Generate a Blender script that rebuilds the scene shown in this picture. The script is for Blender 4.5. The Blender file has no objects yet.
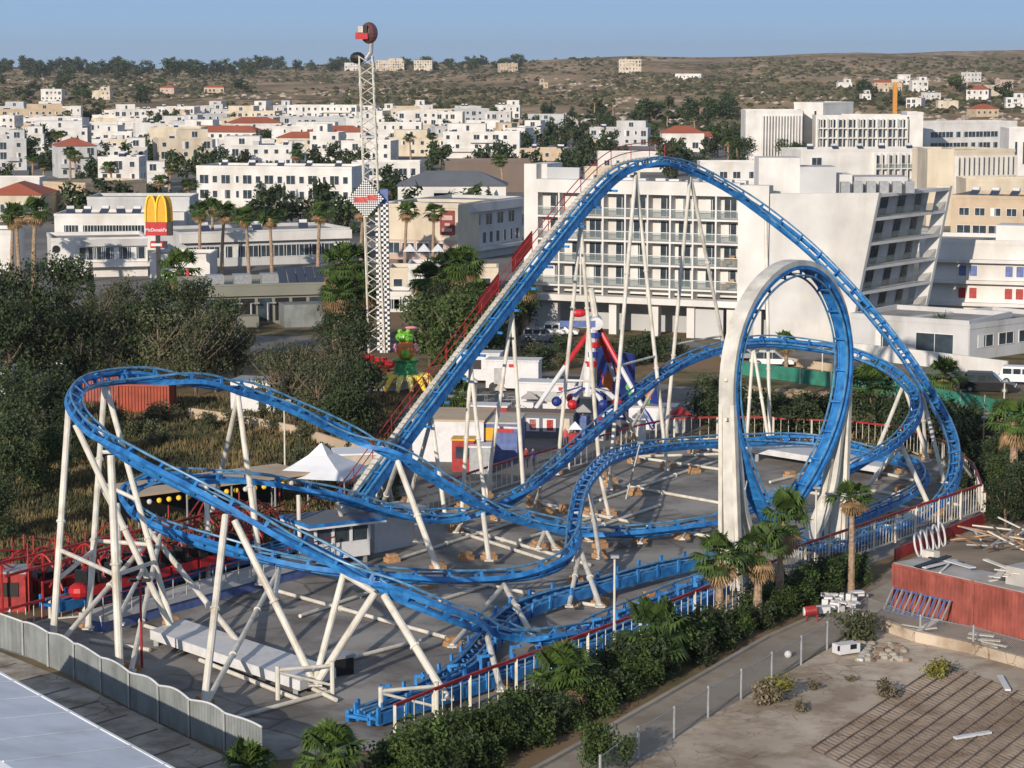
import bpy, math, random
from mathutils import Vector, Matrix, noise
V = Vector; R = math.radians
sc = bpy.context.scene; COL = sc.collection
random.seed(7)
# ---------------------------------------------------------------- camera geometry (used to measure the real places of things)
F = 2400.0; CH = 31.0; TH = math.atan(324/F); ct, st = math.cos(TH), math.sin(TH)
def ray(px, py):
    u = (px-512)/F; v = (384-py)/F
    return V((u, ct+v*st, -st+v*ct))
def G(px, py, z=0.0):
    d = ray(px, py); t = (z-CH)/d.z
    return V((d.x*t, d.y*t, z))
def PY(px, py, Y):
    d = ray(px, py); t = Y/d.y
    return V((d.x*t, Y, CH+d.z*t))
def pix(p):
    z = p.z-CH; f = p.y*ct-z*st; u = p.y*st+z*ct
    return (512+F*p.x/f, 384-F*u/f)
cam = bpy.data.cameras.new('camera'); co = bpy.data.objects.new('camera', cam); COL.objects.link(co)
cam.sensor_width = 36; cam.lens = 36*F/1024; cam.clip_start = 1; cam.clip_end = 20000
co.location = (0, 0, CH); co.rotation_euler = (R(90)-TH, 0, 0); sc.camera = co
# ---------------------------------------------------------------- world, sun
SAZ = V((0.40, 0.917, 0)).normalized(); SEL = R(17)
w = bpy.data.worlds.new('World'); sc.world = w; w.use_nodes = True
nt = w.node_tree; bg = nt.nodes['Background']
sky = nt.nodes.new('ShaderNodeTexSky'); sky.sky_type = 'NISHITA'; sky.sun_disc = False
sky.sun_elevation = SEL; sky.sun_rotation = math.atan2(-SAZ.x, -SAZ.y); sky.air_density = 1.0; sky.dust_density = 0.3; sky.ozone_density = 3.0; sky.altitude = 100
hs = nt.nodes.new('ShaderNodeHueSaturation'); hs.inputs['Saturation'].default_value = .6
nt.links.new(sky.outputs[0], hs.inputs['Color']); bg.inputs[1].default_value = 0.15
# clear blue evening air low over the hills
_tc = nt.nodes.new('ShaderNodeTexCoord'); _sp = nt.nodes.new('ShaderNodeSeparateXYZ'); nt.links.new(_tc.outputs['Generated'], _sp.inputs[0])
_mr = nt.nodes.new('ShaderNodeValToRGB'); _e = _mr.color_ramp.elements
_e[0].position = 0.0; _e[0].color = (2.0, 3.2, 4.7, 1); _e[1].position = .12; _e[1].color = (1.35, 2.5, 4.3, 1)
nt.links.new(_sp.outputs['Z'], _mr.inputs[0])
_mk = nt.nodes.new('ShaderNodeMapRange'); _mk.inputs[1].default_value = .10; _mk.inputs[2].default_value = .45; nt.links.new(_sp.outputs['Z'], _mk.inputs[0])
_mx = nt.nodes.new('ShaderNodeMix'); _mx.data_type = 'RGBA'; nt.links.new(_mk.outputs[0], _mx.inputs[0]); nt.links.new(_mr.outputs[0], _mx.inputs[6]); nt.links.new(hs.outputs[0], _mx.inputs[7])
nt.links.new(_mx.outputs[2], bg.inputs[0])
sl = bpy.data.lights.new('sun', 'SUN'); sl.energy = 4.5; sl.angle = R(0.5); sl.color = (1, .88, .74)
so = bpy.data.objects.new('sun', sl); COL.objects.link(so)
sd = V((SAZ.x*math.cos(SEL), SAZ.y*math.cos(SEL), -math.sin(SEL)))
so.rotation_euler = sd.to_track_quat('-Z', 'Y').to_euler(); so.location = (-60, -60, 60)
sc.view_settings.view_transform = 'Standard'; sc.view_settings.look = 'None'; sc.view_settings.gamma = 1; sc.view_settings.exposure = 0.1
sc.render.engine = 'CYCLES'; sc.cycles.max_bounces = 5; sc.cycles.diffuse_bounces = 3; sc.cycles.glossy_bounces = 2
sc.cycles.transparent_max_bounces = 8; sc.cycles.use_denoising = True
# ---------------------------------------------------------------- materials
def mat(name, col, rough=.7, var=.12, scale=2.0, bump=0.0, metal=0.0, col2=None, detail=4, spec=.4, stretch=None, rand=0.0):
    m = bpy.data.materials.new(name); m.use_nodes = True; n = m.node_tree; b = n.nodes['Principled BSDF']
    b.inputs['Roughness'].default_value = rough; b.inputs['Metallic'].default_value = metal
    b.inputs['Specular IOR Level'].default_value = spec
    tc = n.nodes.new('ShaderNodeTexCoord'); ns = n.nodes.new('ShaderNodeTexNoise')
    ns.inputs['Scale'].default_value = scale; ns.inputs['Detail'].default_value = detail
    src = tc.outputs['Object']
    if stretch:
        mp = n.nodes.new('ShaderNodeMapping'); mp.inputs['Scale'].default_value = stretch; n.links.new(src, mp.inputs[0]); src = mp.outputs[0]
    n.links.new(src, ns.inputs['Vector'])
    cr = n.nodes.new('ShaderNodeValToRGB'); n.links.new(ns.outputs['Fac'], cr.inputs[0])
    c = col; c2 = col2 or tuple(min(1, x*(1+var)) for x in col); c1 = tuple(x*(1-var) for x in col)
    cr.color_ramp.elements[0].position = .36; cr.color_ramp.elements[0].color = (*c1, 1)
    cr.color_ramp.elements[1].position = .64; cr.color_ramp.elements[1].color = (*c2, 1)
    out = cr.outputs[0]
    if rand:
        oi = n.nodes.new('ShaderNodeObjectInfo'); mr = n.nodes.new('ShaderNodeMapRange'); mr.inputs[3].default_value = 1-rand; mr.inputs[4].default_value = 1+rand
        n.links.new(oi.outputs['Random'], mr.inputs[0]); mx = n.nodes.new('ShaderNodeVectorMath'); mx.operation = 'SCALE'
        n.links.new(out, mx.inputs[0]); n.links.new(mr.outputs[0], mx.inputs['Scale']); out = mx.outputs[0]
    n.links.new(out, b.inputs['Base Color'])
    if bump:
        bp = n.nodes.new('ShaderNodeBump'); bp.inputs['Strength'].default_value = bump; bp.inputs['Distance'].default_value = .05
        n2 = n.nodes.new('ShaderNodeTexNoise'); n2.inputs['Scale'].default_value = scale*6; n2.inputs['Detail'].default_value = 6
        n.links.new(tc.outputs['Object'], n2.inputs['Vector']); n.links.new(n2.outputs['Fac'], bp.inputs['Height']); n.links.new(bp.outputs[0], b.inputs['Normal'])
    return m
M = {}
M['blue'] = mat('blue_track_paint', (.016, .155, .46), .5, .28, 1.6, col2=(.035, .22, .54), spec=.4, detail=9)
M['bluerail'] = mat('blue_rail_steel', (.05, .21, .42), .4, .35, 2.2, col2=(.12, .27, .42), spec=.5, detail=9)
M['white'] = mat('cream_support_paint', (.60, .57, .50), .5, .12, 1.1, spec=.35, detail=8)
M['ring'] = mat('grey_ring_paint', (.56, .54, .49), .55, .16, .8, detail=9)
M['redp'] = mat('red_paint', (.30, .022, .02), .5, .25, 2)
M['wood'] = mat('footing_timber', (.40, .23, .115), .85, .3, 5, stretch=(1, 1, 6))
M['asphalt'] = mat('asphalt', (.24, .222, .205), .9, .2, .16, .3, col2=(.33, .31, .285), detail=10)
M['galv'] = mat('galvanised_steel', (.33, .34, .35), .45, .12, 3, metal=.3)
M['whitesheet'] = mat('white_sheet', (.62, .62, .63), .55, .05, 1)
M['black'] = mat('black_vinyl', (.012, .012, .013), .5, .2, 5)
M['glass'] = mat('dark_glass', (.035, .05, .065), .12, .3, .8, spec=.8)
M['balglass'] = mat('balcony_glass', (.24, .29, .29), .15, .15, .8, spec=.7); M['balglass'].node_tree.nodes['Principled BSDF'].inputs['Alpha'].default_value = .28
def grime(m, scale, dark, lo=.45, hi=.7, stretch=None, cracks=0.0):
    # weathering with a shape of its own: blotches, streaks and cracks over the base colour
    n = m.node_tree; b = n.nodes['Principled BSDF']; src = b.inputs['Base Color'].links[0].from_socket
    tc = n.nodes.new('ShaderNodeTexCoord'); v = tc.outputs['Object']
    if stretch: mp = n.nodes.new('ShaderNodeMapping'); mp.inputs['Scale'].default_value = stretch; n.links.new(v, mp.inputs[0]); v = mp.outputs[0]
    a = n.nodes.new('ShaderNodeTexNoise'); a.inputs['Scale'].default_value = scale; a.inputs['Detail'].default_value = 10; a.inputs['Roughness'].default_value = .65; n.links.new(v, a.inputs['Vector'])
    r = n.nodes.new('ShaderNodeValToRGB'); r.color_ramp.elements[0].position = lo; r.color_ramp.elements[0].color = (1, 1, 1, 1); r.color_ramp.elements[1].position = hi; r.color_ramp.elements[1].color = (*dark, 1); n.links.new(a.outputs['Fac'], r.inputs[0])
    x = n.nodes.new('ShaderNodeMix'); x.data_type = 'RGBA'; x.blend_type = 'MULTIPLY'; x.inputs[0].default_value = 1; n.links.new(src, x.inputs[6]); n.links.new(r.outputs[0], x.inputs[7]); out = x.outputs[2]
    if cracks:
        vo = n.nodes.new('ShaderNodeTexVoronoi'); vo.feature = 'DISTANCE_TO_EDGE'; vo.inputs['Scale'].default_value = cracks
        nw = n.nodes.new('ShaderNodeTexNoise'); nw.inputs['Scale'].default_value = cracks*2; ad = n.nodes.new('ShaderNodeMix'); ad.data_type = 'VECTOR'; ad.inputs[0].default_value = .25; n.links.new(tc.outputs['Object'], ad.inputs[4]); n.links.new(nw.outputs['Color'], ad.inputs[5]); n.links.new(ad.outputs[1], vo.inputs['Vector'])
        n.links.new(tc.outputs['Object'], nw.inputs['Vector'])
        rc = n.nodes.new('ShaderNodeValToRGB'); rc.color_ramp.elements[0].position = .0; rc.color_ramp.elements[0].color = (.45, .42, .4, 1); rc.color_ramp.elements[1].position = .035; rc.color_ramp.elements[1].color = (1, 1, 1, 1); n.links.new(vo.outputs['Distance'], rc.inputs[0])
        y = n.nodes.new('ShaderNodeMix'); y.data_type = 'RGBA'; y.blend_type = 'MULTIPLY'; n.links.new(out, y.inputs[6]); n.links.new(rc.outputs[0], y.inputs[7])
        mk = n.nodes.new('ShaderNodeTexNoise'); mk.inputs['Scale'].default_value = cracks*.25; n.links.new(tc.outputs['Object'], mk.inputs['Vector']); rm = n.nodes.new('ShaderNodeValToRGB'); rm.color_ramp.elements[0].position = .5; rm.color_ramp.elements[1].position = .56; n.links.new(mk.outputs['Fac'], rm.inputs[0]); n.links.new(rm.outputs[0], y.inputs[0]); out = y.outputs[2]
    n.links.new(out, b.inputs['Base Color'])
grime(M['asphalt'], .22, (.55, .53, .52), .48, .62, None, .35)
grime(M['blue'], 1.1, (.55, .6, .66), .55, .75); grime(M['white'], 1.4, (.72, .66, .58), .5, .72, (1, 1, .35)); grime(M['ring'], .7, (.7, .68, .64), .45, .7, (1, 1, .2)); grime(M['whitesheet'], .9, (.78, .76, .72), .48, .7)
# ---------------------------------------------------------------- mesh builder
WO = {}
class MB:
    def __init__(s): s.v = []; s.f = []; s.m = []; s.cm = 0
    def mi(s, k): s.cm = k; return s
    def face(s, pts):
        b = len(s.v); s.v += [V(p) for p in pts]; s.f.append(tuple(range(b, b+len(pts)))); s.m.append(s.cm)
    def box(s, c, d, rz=0.0, M3=None):
        c = V(c); hx, hy, hz = d[0]/2, d[1]/2, d[2]/2; b = len(s.v)
        m = M3 or Matrix.Rotation(rz, 3, 'Z')
        for x, y, z in ((-1,-1,-1),(1,-1,-1),(1,1,-1),(-1,1,-1),(-1,-1,1),(1,-1,1),(1,1,1),(-1,1,1)):
            s.v.append(c+m@V((x*hx, y*hy, z*hz)))
        for q in ((0,3,2,1),(4,5,6,7),(0,1,5,4),(1,2,6,5),(2,3,7,6),(3,0,4,7)):
            s.f.append(tuple(b+i for i in q)); s.m.append(s.cm)
        return s
    def bb(s, a, b):
        return s.box([(a[i]+b[i])/2 for i in range(3)], [abs(b[i]-a[i]) for i in range(3)])
    def bar(s, p, q, w, h, up=(0, 0, 1)):
        p, q = V(p), V(q); t = q-p; L = t.length
        if L < 1e-6: return s
        t /= L; up = V(up)
        if abs(t.dot(up)) > .98: up = V((1, 0, 0))
        x = t.cross(up).normalized(); z = x.cross(t).normalized()
        m = Matrix((x, t, z)).transposed()
        return s.box((p+q)/2, (w, L, h), M3=m)
    def tube(s, p, q, r0, r1=None, n=8, cap=True):
        r1 = r0 if r1 is None else r1; return s.path([p, q], [r0, r1], n, cap)
    def path(s, P, r, n=8, cap=True):
        P = [V(p) for p in P]; b = len(s.v); k = len(P)
        if not isinstance(r, (list, tuple)): r = [r]*k
        t = (P[1]-P[0]).normalized(); up = V((0, 0, 1)) if abs(t.z) < .9 else V((1, 0, 0)); x = t.cross(up).normalized()
        for i in range(k):
            t = (P[min(i+1, k-1)]-P[max(i-1, 0)]).normalized(); x = (x-t*x.dot(t)).normalized(); y = t.cross(x)
            for j in range(n):
                a = 2*math.pi*j/n; s.v.append(P[i]+(x*math.cos(a)+y*math.sin(a))*r[i])
        for i in range(k-1):
            for j in range(n):
                s.f.append((b+i*n+j, b+i*n+(j+1) % n, b+(i+1)*n+(j+1) % n, b+(i+1)*n+j)); s.m.append(s.cm)
        if cap:
            s.f.append(tuple(b+j for j in reversed(range(n)))); s.m.append(s.cm)
            s.f.append(tuple(b+(k-1)*n+j for j in range(n))); s.m.append(s.cm)
        return s
    def prism(s, pts, z0, z1):
        n = len(pts); b = len(s.v)
        ar = sum(pts[i][0]*pts[(i+1) % n][1]-pts[(i+1) % n][0]*pts[i][1] for i in range(n))
        if ar < 0: pts = list(reversed(pts))
        g = (lambda z, i: z[i]) if isinstance(z0, (list, tuple)) else (lambda z, i: z)
        for i, p in enumerate(pts): s.v.append(V((p[0], p[1], g(z0, i))))
        for i, p in enumerate(pts): s.v.append(V((p[0], p[1], z1)))
        s.f.append(tuple(b+i for i in reversed(range(n)))); s.m.append(s.cm)
        s.f.append(tuple(b+n+i for i in range(n))); s.m.append(s.cm)
        for i in range(n):
            j = (i+1) % n; s.f.append((b+i, b+j, b+n+j, b+n+i)); s.m.append(s.cm)
        return s
    def lathe(s, c, prof, n=12):
        c = V(c); b = len(s.v)
        for r, z in prof:
            for j in range(n):
                a = 2*math.pi*j/n; s.v.append(c+V((r*math.cos(a), r*math.sin(a), z)))
        for i in range(len(prof)-1):
            for j in range(n):
                s.f.append((b+i*n+j, b+i*n+(j+1) % n, b+(i+1)*n+(j+1) % n, b+(i+1)*n+j)); s.m.append(s.cm)
        s.f.append(tuple(b+j for j in reversed(range(n)))); s.m.append(s.cm)
        s.f.append(tuple(b+(len(prof)-1)*n+j for j in range(n))); s.m.append(s.cm)
        return s
    def ball(s, c, r, n=10, k=6, sc3=(1, 1, 1)):
        return s.lathe_s(c, [(r*math.sin(math.pi*i/k)+1e-4, -r*math.cos(math.pi*i/k)) for i in range(k+1)], n, sc3)
    def lathe_s(s, c, prof, n, sc3):
        b = len(s.v); s.lathe((0, 0, 0), prof, n); c = V(c)
        for i in range(b, len(s.v)): q = s.v[i]; s.v[i] = V((q.x*sc3[0], q.y*sc3[1], q.z*sc3[2]))+c
        return s
    def mesh(s, name, mats, smooth=False, off=None):
        me = bpy.data.meshes.new(name); o = off or V((0, 0, 0))
        me.from_pydata([tuple(p-o) for p in s.v], [], s.f)
        for m in (mats if isinstance(mats, (list, tuple)) else [mats]): me.materials.append(m)
        if any(s.m): me.polygons.foreach_set('material_index', s.m)
        if smooth: me.polygons.foreach_set('use_smooth', [True]*len(me.polygons))
        me.update(); return me
    def build(s, name, mats, parent=None, smooth=False):
        off = WO.get(parent.name, V((0, 0, 0))) if parent else V((0, 0, 0))
        o = bpy.data.objects.new(name, s.mesh(name, mats, smooth, off)); COL.objects.link(o); o.parent = parent
        WO[o.name] = off; return o
def tag(o, label=None, cat=None, group=None, kind=None):
    if label: o['label'] = label
    if cat: o['category'] = cat
    if group: o['group'] = group
    if kind: o['kind'] = kind
    return o
def thing(name, label, cat, loc=(0, 0, 0), rz=0.0, group=None, local=False):
    o = bpy.data.objects.new(name, None); COL.objects.link(o); o.location = loc; o.rotation_euler = (0, 0, rz); o.empty_display_size = .5
    WO[o.name] = V((0, 0, 0)) if local else V(loc); return tag(o, label, cat, group)
def link(name, me, parent, loc=(0, 0, 0), rz=0.0):
    o = bpy.data.objects.new(name, me); COL.objects.link(o); o.parent = parent; o.location = loc; o.rotation_euler = (0, 0, rz); return o
KIDS = {}
def copy_tree(o, parent=None):
    c = o.copy(); COL.objects.link(c); c.parent = parent
    for ch in list(o.children): copy_tree(ch, c)
    return c
def struct(name, mb, m, label=None):
    o = mb.build(name, m); o['kind'] = 'structure'
    if label: o['label'] = label
    return o
def ORD(n): return {1: '', 2: 'second ', 3: 'third ', 4: 'fourth ', 5: 'fifth ', 6: 'sixth ', 7: 'seventh ', 8: 'eighth ', 9: 'ninth ', 10: 'tenth ', 11: 'eleventh ', 12: 'twelfth '}.get(n, f'{n}th ')
# ---------------------------------------------------------------- terrain
def smooth(a, b, x):
    t = max(0, min(1, (x-a)/(b-a))); return t*t*(3-2*t)
def RZ(x, y):
    q = x/max(y, 1)           # ridge height grows to the right
    return 17+26*smooth(-.16, .2, q)
def HZ(x, y):
    if y < 950: return 0.0
    s = min(1, (y-950)/2550)
    h = RZ(x, y)*(s**1.15)+noise.noise(V((x/260, y/420, 3)))*7*smooth(1000, 1700, y)+noise.noise(V((x/90, y/150, 8)))*2.2*smooth(1000, 1500, y)
    if y > 3500: h -= (y-3500)*.012
    return h
# ================================================================= GROUND
gm = bpy.data.materials.new('dry_ground'); gm.use_nodes = True
n = gm.node_tree; b = n.nodes['Principled BSDF']; b.inputs['Roughness'].default_value = .95; b.inputs['Specular IOR Level'].default_value = .1
tc = n.nodes.new('ShaderNodeTexCoord')
def nz(scale, det=6, vec=None):
    a = n.nodes.new('ShaderNodeTexNoise'); a.inputs['Scale'].default_value = scale; a.inputs['Detail'].default_value = det
    n.links.new(vec or tc.outputs['Object'], a.inputs['Vector']); return a
def ramp(fac, stops):
    r = n.nodes.new('ShaderNodeValToRGB'); n.links.new(fac, r.inputs[0]); e = r.color_ramp.elements
    while len(e) < len(stops): e.new(.5)
    for i, (p, c) in enumerate(stops): e[i].position = p; e[i].color = (*c, 1)
    return r
def mix(f, a, bb_):
    x = n.nodes.new('ShaderNodeMix'); x.data_type = 'RGBA'; n.links.new(f, x.inputs[0]); n.links.new(a, x.inputs[6]); n.links.new(bb_, x.inputs[7]); return x.outputs[2]
a1 = nz(.012, 8); r1 = ramp(a1.outputs['Fac'], [(.35, (.13, .085, .05)), (.5, (.20, .14, .085)), (.65, (.27, .17, .10))])
a2 = nz(.35, 8); r2 = ramp(a2.outputs['Fac'], [(.38, (.075, .075, .03)), (.62, (.22, .17, .10))])
a3 = nz(.05, 5); m3 = ramp(a3.outputs['Fac'], [(.42, (0, 0, 0)), (.58, (1, 1, 1))])
n.links.new(mix(m3.outputs[0], r1.outputs[0], r2.outputs[0]), b.inputs['Base Color'])
M['ground'] = gm
M['town'] = mat('town_ground', (.16, .15, .14), .95, .3, .05, detail=8)
g = MB()
# one sheet to the horizon: fine rows where the picture looks closely
ys = [-200, 0, 60, 100, 150, 200, 250, 300, 400, 600, 800, 950]
y = 1000
while y < 3700: ys.append(y); y += 45+(y-1000)*.012
ys += [3800, 4200, 5000, 7000, 12000, 18000]
NX = 90
for y in ys:
    wx = max(300, abs(y)*.55+120)
    for i in range(NX+1):
        x = -wx+2*wx*i/NX; g.v.append(V((x, y, HZ(x, y))))
for j in range(len(ys)-1):
    for i in range(NX):
        a = j*(NX+1)+i; g.f.append((a, a+1, a+NX+2, a+NX+1)); g.m.append(1 if 270 < ys[j] < 950 else 0)
gr = struct('ground', g, [M['ground'], M['town']])
# hillside material: tan soil, pale rock, darker scrub soil
hm = bpy.data.materials.new('hill_soil'); hm.use_nodes = True; n = hm.node_tree; b = n.nodes['Principled BSDF']; b.inputs['Roughness'].default_value = 1; b.inputs['Specular IOR Level'].default_value = .05
tc = n.nodes.new('ShaderNodeTexCoord'); mp = n.nodes.new('ShaderNodeMapping'); mp.inputs['Scale'].default_value = (1, .35, 1); n.links.new(tc.outputs['Object'], mp.inputs[0])
v_ = mp.outputs[0]
a1 = nz(.02, 9, v_); r1 = ramp(a1.outputs['Fac'], [(.36, (.19, .13, .08)), (.47, (.33, .23, .14)), (.56, (.44, .30, .18)), (.7, (.55, .42, .30))])
a2 = nz(.10, 8, v_); r2 = ramp(a2.outputs['Fac'], [(.46, (0, 0, 0)), (.56, (1, 1, 1))])
a4 = nz(.008, 4, v_); r4 = ramp(a4.outputs['Fac'], [(.40, (.12, .105, .055)), (.55, (.34, .25, .15))])
n.links.new(mix(r2.outputs[0], r4.outputs[0], r1.outputs[0]), b.inputs['Base Color'])
gr.data.materials.append(hm)
k = 0
for j in range(len(ys)-1):
    for i in range(NX):
        if ys[j] >= 950: gr.data.polygons[k].material_index = 2
        k += 1
def sheet(name, pts, z, m, label=None):
    s = MB(); P = [V((p[0], p[1], z)) for p in pts]
    ar = sum(P[i].x*P[(i+1) % len(P)].y-P[(i+1) % len(P)].x*P[i].y for i in range(len(P)))
    if ar < 0: P.reverse()
    s.face(P); return struct(name, s, m, label)
# asphalt yard under the coaster
yard = [G(395, 748), G(560, 682), G(700, 627), G(840, 575), G(984, 523), G(972, 488), G(940, 462), G(900, 452), G(850, 448), G(773, 444), G(674, 446), G(587, 470), G(512, 487),
        G(420, 520), G(300, 563), G(150, 600), G(60, 615), G(-30, 640), G(60, 668), G(190, 730), G(262, 762)]
sheet('asphalt_yard', yard, .012, M['asphalt'])
# service ground of the fair beyond the far fence, street, lots
M['road'] = mat('road_asphalt', (.17, .16, .15), .9, .2, .2, detail=8)
M['conc'] = mat('concrete', (.30, .27, .225), .9, .18, .25, .2, detail=8)
M['dust'] = mat('dusty_concrete', (.44, .36, .27), .95, .22, .12, .3, detail=12, col2=(.56, .47, .37))
M['path'] = mat('path_concrete', (.30, .26, .21), .92, .2, .2, .1, detail=8)
grime(M['dust'], .35, (.66, .60, .54), .46, .60, None, 1.1); grime(M['path'], .4, (.7, .66, .6), .46, .62); grime(M['road'], .3, (.6, .6, .6), .46, .64)
sheet('fair_ground', [G(512, 488), G(300, 564), G(330, 450), G(420, 400), G(520, 368), G(700, 388), G(700, 430), G(587, 470)], .008, M['road'])
sheet('road', [G(200, 352), G(520, 352), G(740, 350), G(1100, 402), G(1100, 372), G(740, 343), G(520, 340), G(200, 335)], .02, M['road'])
# ================================================================= ROLLER COASTER
UD = V((.567, .824, 0)); ND = V((.824, -.567, 0))        # along / across the site
LM = V((16.5, 143.6, 0))
def LP(s, l, z): return LM+UD*s+ND*l+V((0, 0, z))
def NL(px, py, c):                                        # point on the upright plane n.p = c seen at a pixel
    d = ray(px, py); t = c/(ND.x*d.x+ND.y*d.y); return V((d.x*t, d.y*t, CH+d.z*t))
def gp(px, py, z): return G(px, py, z)
pts = []
def seg(name, lst):
    for p in lst: pts.append((name, p))
seg('station', [V((-25.6, 130.3, 1.3)), V((-23.5, 133.4, 1.3)), V((-18.5, 140.6, 1.3)), V((-14, 147.1, 1.3)), V((-12, 150.0, 1.35))])
seg('lift', [NL(345, 514, -95), NL(395, 447, -95), NL(431, 399, -95), NL(480, 335, -95), NL(520, 283, -95), NL(560, 232, -95), NL(596, 189, -95)])
seg('drop', [NL(622, 166, -95), NL(655, 158, -94.6), PY(690, 164, 187.2), PY(735, 187, 190.2), PY(772, 214, 191.6), PY(812, 248, 191.6), PY(858, 296, 189.4), PY(900, 347, 184.6), PY(935, 400, 176.8), PY(953, 440, 168.6), gp(954, 466, 3.1), gp(944, 490, 2.2), gp(922, 510, 1.5), gp(893, 522, 1.15), gp(862, 533, 1.0)])
seg('loop', [LP(5, .85, 1.2), LP(0, .8, 2.3), LP(-2.9, .6, 4.3), LP(-4.8, .35, 6.9), LP(-6.1, .1, 10), LP(-6.4, 0, 12.8), LP(-5.6, 0, 15.2), LP(-3.3, 0, 17.2), LP(0.3, 0, 18.2), LP(3.6, 0, 17.6), LP(6.0, 0, 15.8),
             LP(7.25, .1, 13.0), LP(6.7, .0, 9.4), LP(4.5, -.3, 6.2), LP(1.4, -.8, 3.6), LP(-2.5, -.9, 1.9), LP(-7, -1.0, 1.1)])
seg('climb', [gp(700, 577, 1.0), gp(640, 600, 1.0), gp(592, 620, 1.15), gp(556, 632, 1.5), gp(512, 627, 2.1), gp(479, 618, 3.1), gp(434, 604, 4.3), gp(382, 578, 5.5), gp(345, 558, 6.4), gp(300, 535, 7.5), gp(250, 509, 8.8),
              gp(200, 484, 10), gp(162, 466, 10.8), gp(125, 446, 11.6), gp(97, 426, 12.1), gp(79, 406, 12.6), gp(77, 391, 12.9), gp(93, 379, 13.0), gp(128, 373, 13.0), gp(165, 372, 12.9), gp(205, 376, 12.5), gp(256, 387, 11.5), gp(300, 404, 10.3)])
seg('dip', [gp(345, 427, 8.7), gp(395, 448, 7.4), gp(430, 468, 6.0), gp(460, 487, 4.7), gp(488, 502, 3.5), gp(515, 511, 2.7), gp(548, 520, 1.9), gp(587, 526, 1.4), gp(637, 527, 1.2), gp(687, 521, 1.3), gp(727, 512, 1.5), gp(768, 497, 2.1),
            gp(808, 482, 3.0), gp(843, 466, 3.9), gp(875, 450, 4.4), gp(898, 434, 4.9), gp(913, 414, 5.6), gp(914, 394, 6.2), gp(900, 376, 6.9), gp(877, 362, 7.5), gp(848, 351, 8.1), gp(810, 343, 8.7), gp(768, 339, 9.1), gp(727, 343, 9.1), gp(692, 354, 8.6)])
seg('valley', [gp(662, 371, 7.7), gp(624, 400, 6.4), gp(587, 432, 5.1), gp(549, 466, 3.8), gp(512, 493, 2.9), gp(486, 505, 2.4), gp(443, 513, 2.1), gp(414, 511, 2.6), gp(380, 503, 3.4), gp(340, 491, 4.5), gp(300, 481, 5.3), gp(256, 473, 6.0), gp(200, 472, 6.3),
               gp(160, 475, 6.3), gp(139, 482, 6.0), gp(129, 494, 5.7), gp(140, 509, 5.3), gp(162, 521, 4.9), gp(200, 535, 4.5), gp(250, 548, 3.9), gp(315, 561, 3.2), gp(375, 569, 2.7), gp(434, 572, 2.3), gp(494, 571, 2.0), gp(536, 567, 1.9)])
seg('rise', [gp(560, 558, 2.2), gp(570, 540, 2.8), gp(575, 512, 3.6), gp(581, 487, 4.1), gp(594, 467, 4.0), gp(612, 453, 3.6), gp(640, 445, 3.2), gp(674, 441, 2.9), gp(717, 438, 2.6), gp(768, 437, 2.3), gp(813, 439, 2.0), gp(845, 444, 1.9),
             gp(880, 452, 1.8), gp(908, 460, 1.7), gp(921, 471, 1.6), gp(916, 484, 1.5), gp(893, 497, 1.4), gp(862, 510, 1.3), gp(830, 522, 1.2), gp(793, 533, 1.1)])
seg('brake', [gp(720, 552, 1.1), gp(660, 564, 1.1), gp(601, 580, 1.1), gp(542, 596, 1.0), gp(515, 608, .9), gp(493, 627, .8), gp(478, 646, .75), gp(460, 664, .75), gp(425, 684, .75), gp(390, 699, .75), gp(356, 712, .75)])
def spline(P, step=.45):
    out = []
    n = len(P)
    for i in range(n-1):
        p0 = P[max(0, i-1)]; p1 = P[i]; p2 = P[i+1]; p3 = P[min(n-1, i+2)]
        d1 = max(.01, (p1-p0).length)**.5; d2 = (p2-p1).length**.5; d3 = max(.01, (p3-p2).length)**.5
        if i == 0: d1 = d2
        if i == n-2: d3 = d2
        m1 = (p2-p1)+((p1-p0)/d1-(p2-p0)/(d1+d2))*d2 if i > 0 else (p2-p1)
        m2 = (p2-p1)+((p3-p2)/d3-(p3-p1)/(d2+d3))*d2 if i < n-2 else (p2-p1)
        k = max(2, int((p2-p1).length/step))
        for j in range(k):
            t = j/k; t2 = t*t; t3 = t2*t
            out.append((i, p1*(2*t3-3*t2+1)+m1*(t3-2*t2+t)+p2*(3*t2-2*t3)+m2*(t3-t2)))
    out.append((n-1, P[-1])); return out
def resample(S, names, step=.5):
    # even spacing, light smoothing
    P = [p for _, p in S]; ids = [i for i, _ in S]
    out = [P[0]]; nm = [names[ids[0]]]; acc = 0; last = P[0]
    for i in range(1, len(P)):
        d = (P[i]-last).length
        while d >= step:
            last = last+(P[i]-last)*(step/d); out.append(last.copy()); nm.append(names[ids[i-1]]); d = (P[i]-last).length
    for _ in range(6):
        out = [out[0]]+[(out[i-1]+out[i]*2+out[i+1])/4 for i in range(1, len(out)-1)]+[out[-1]]
    return out, nm
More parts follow.
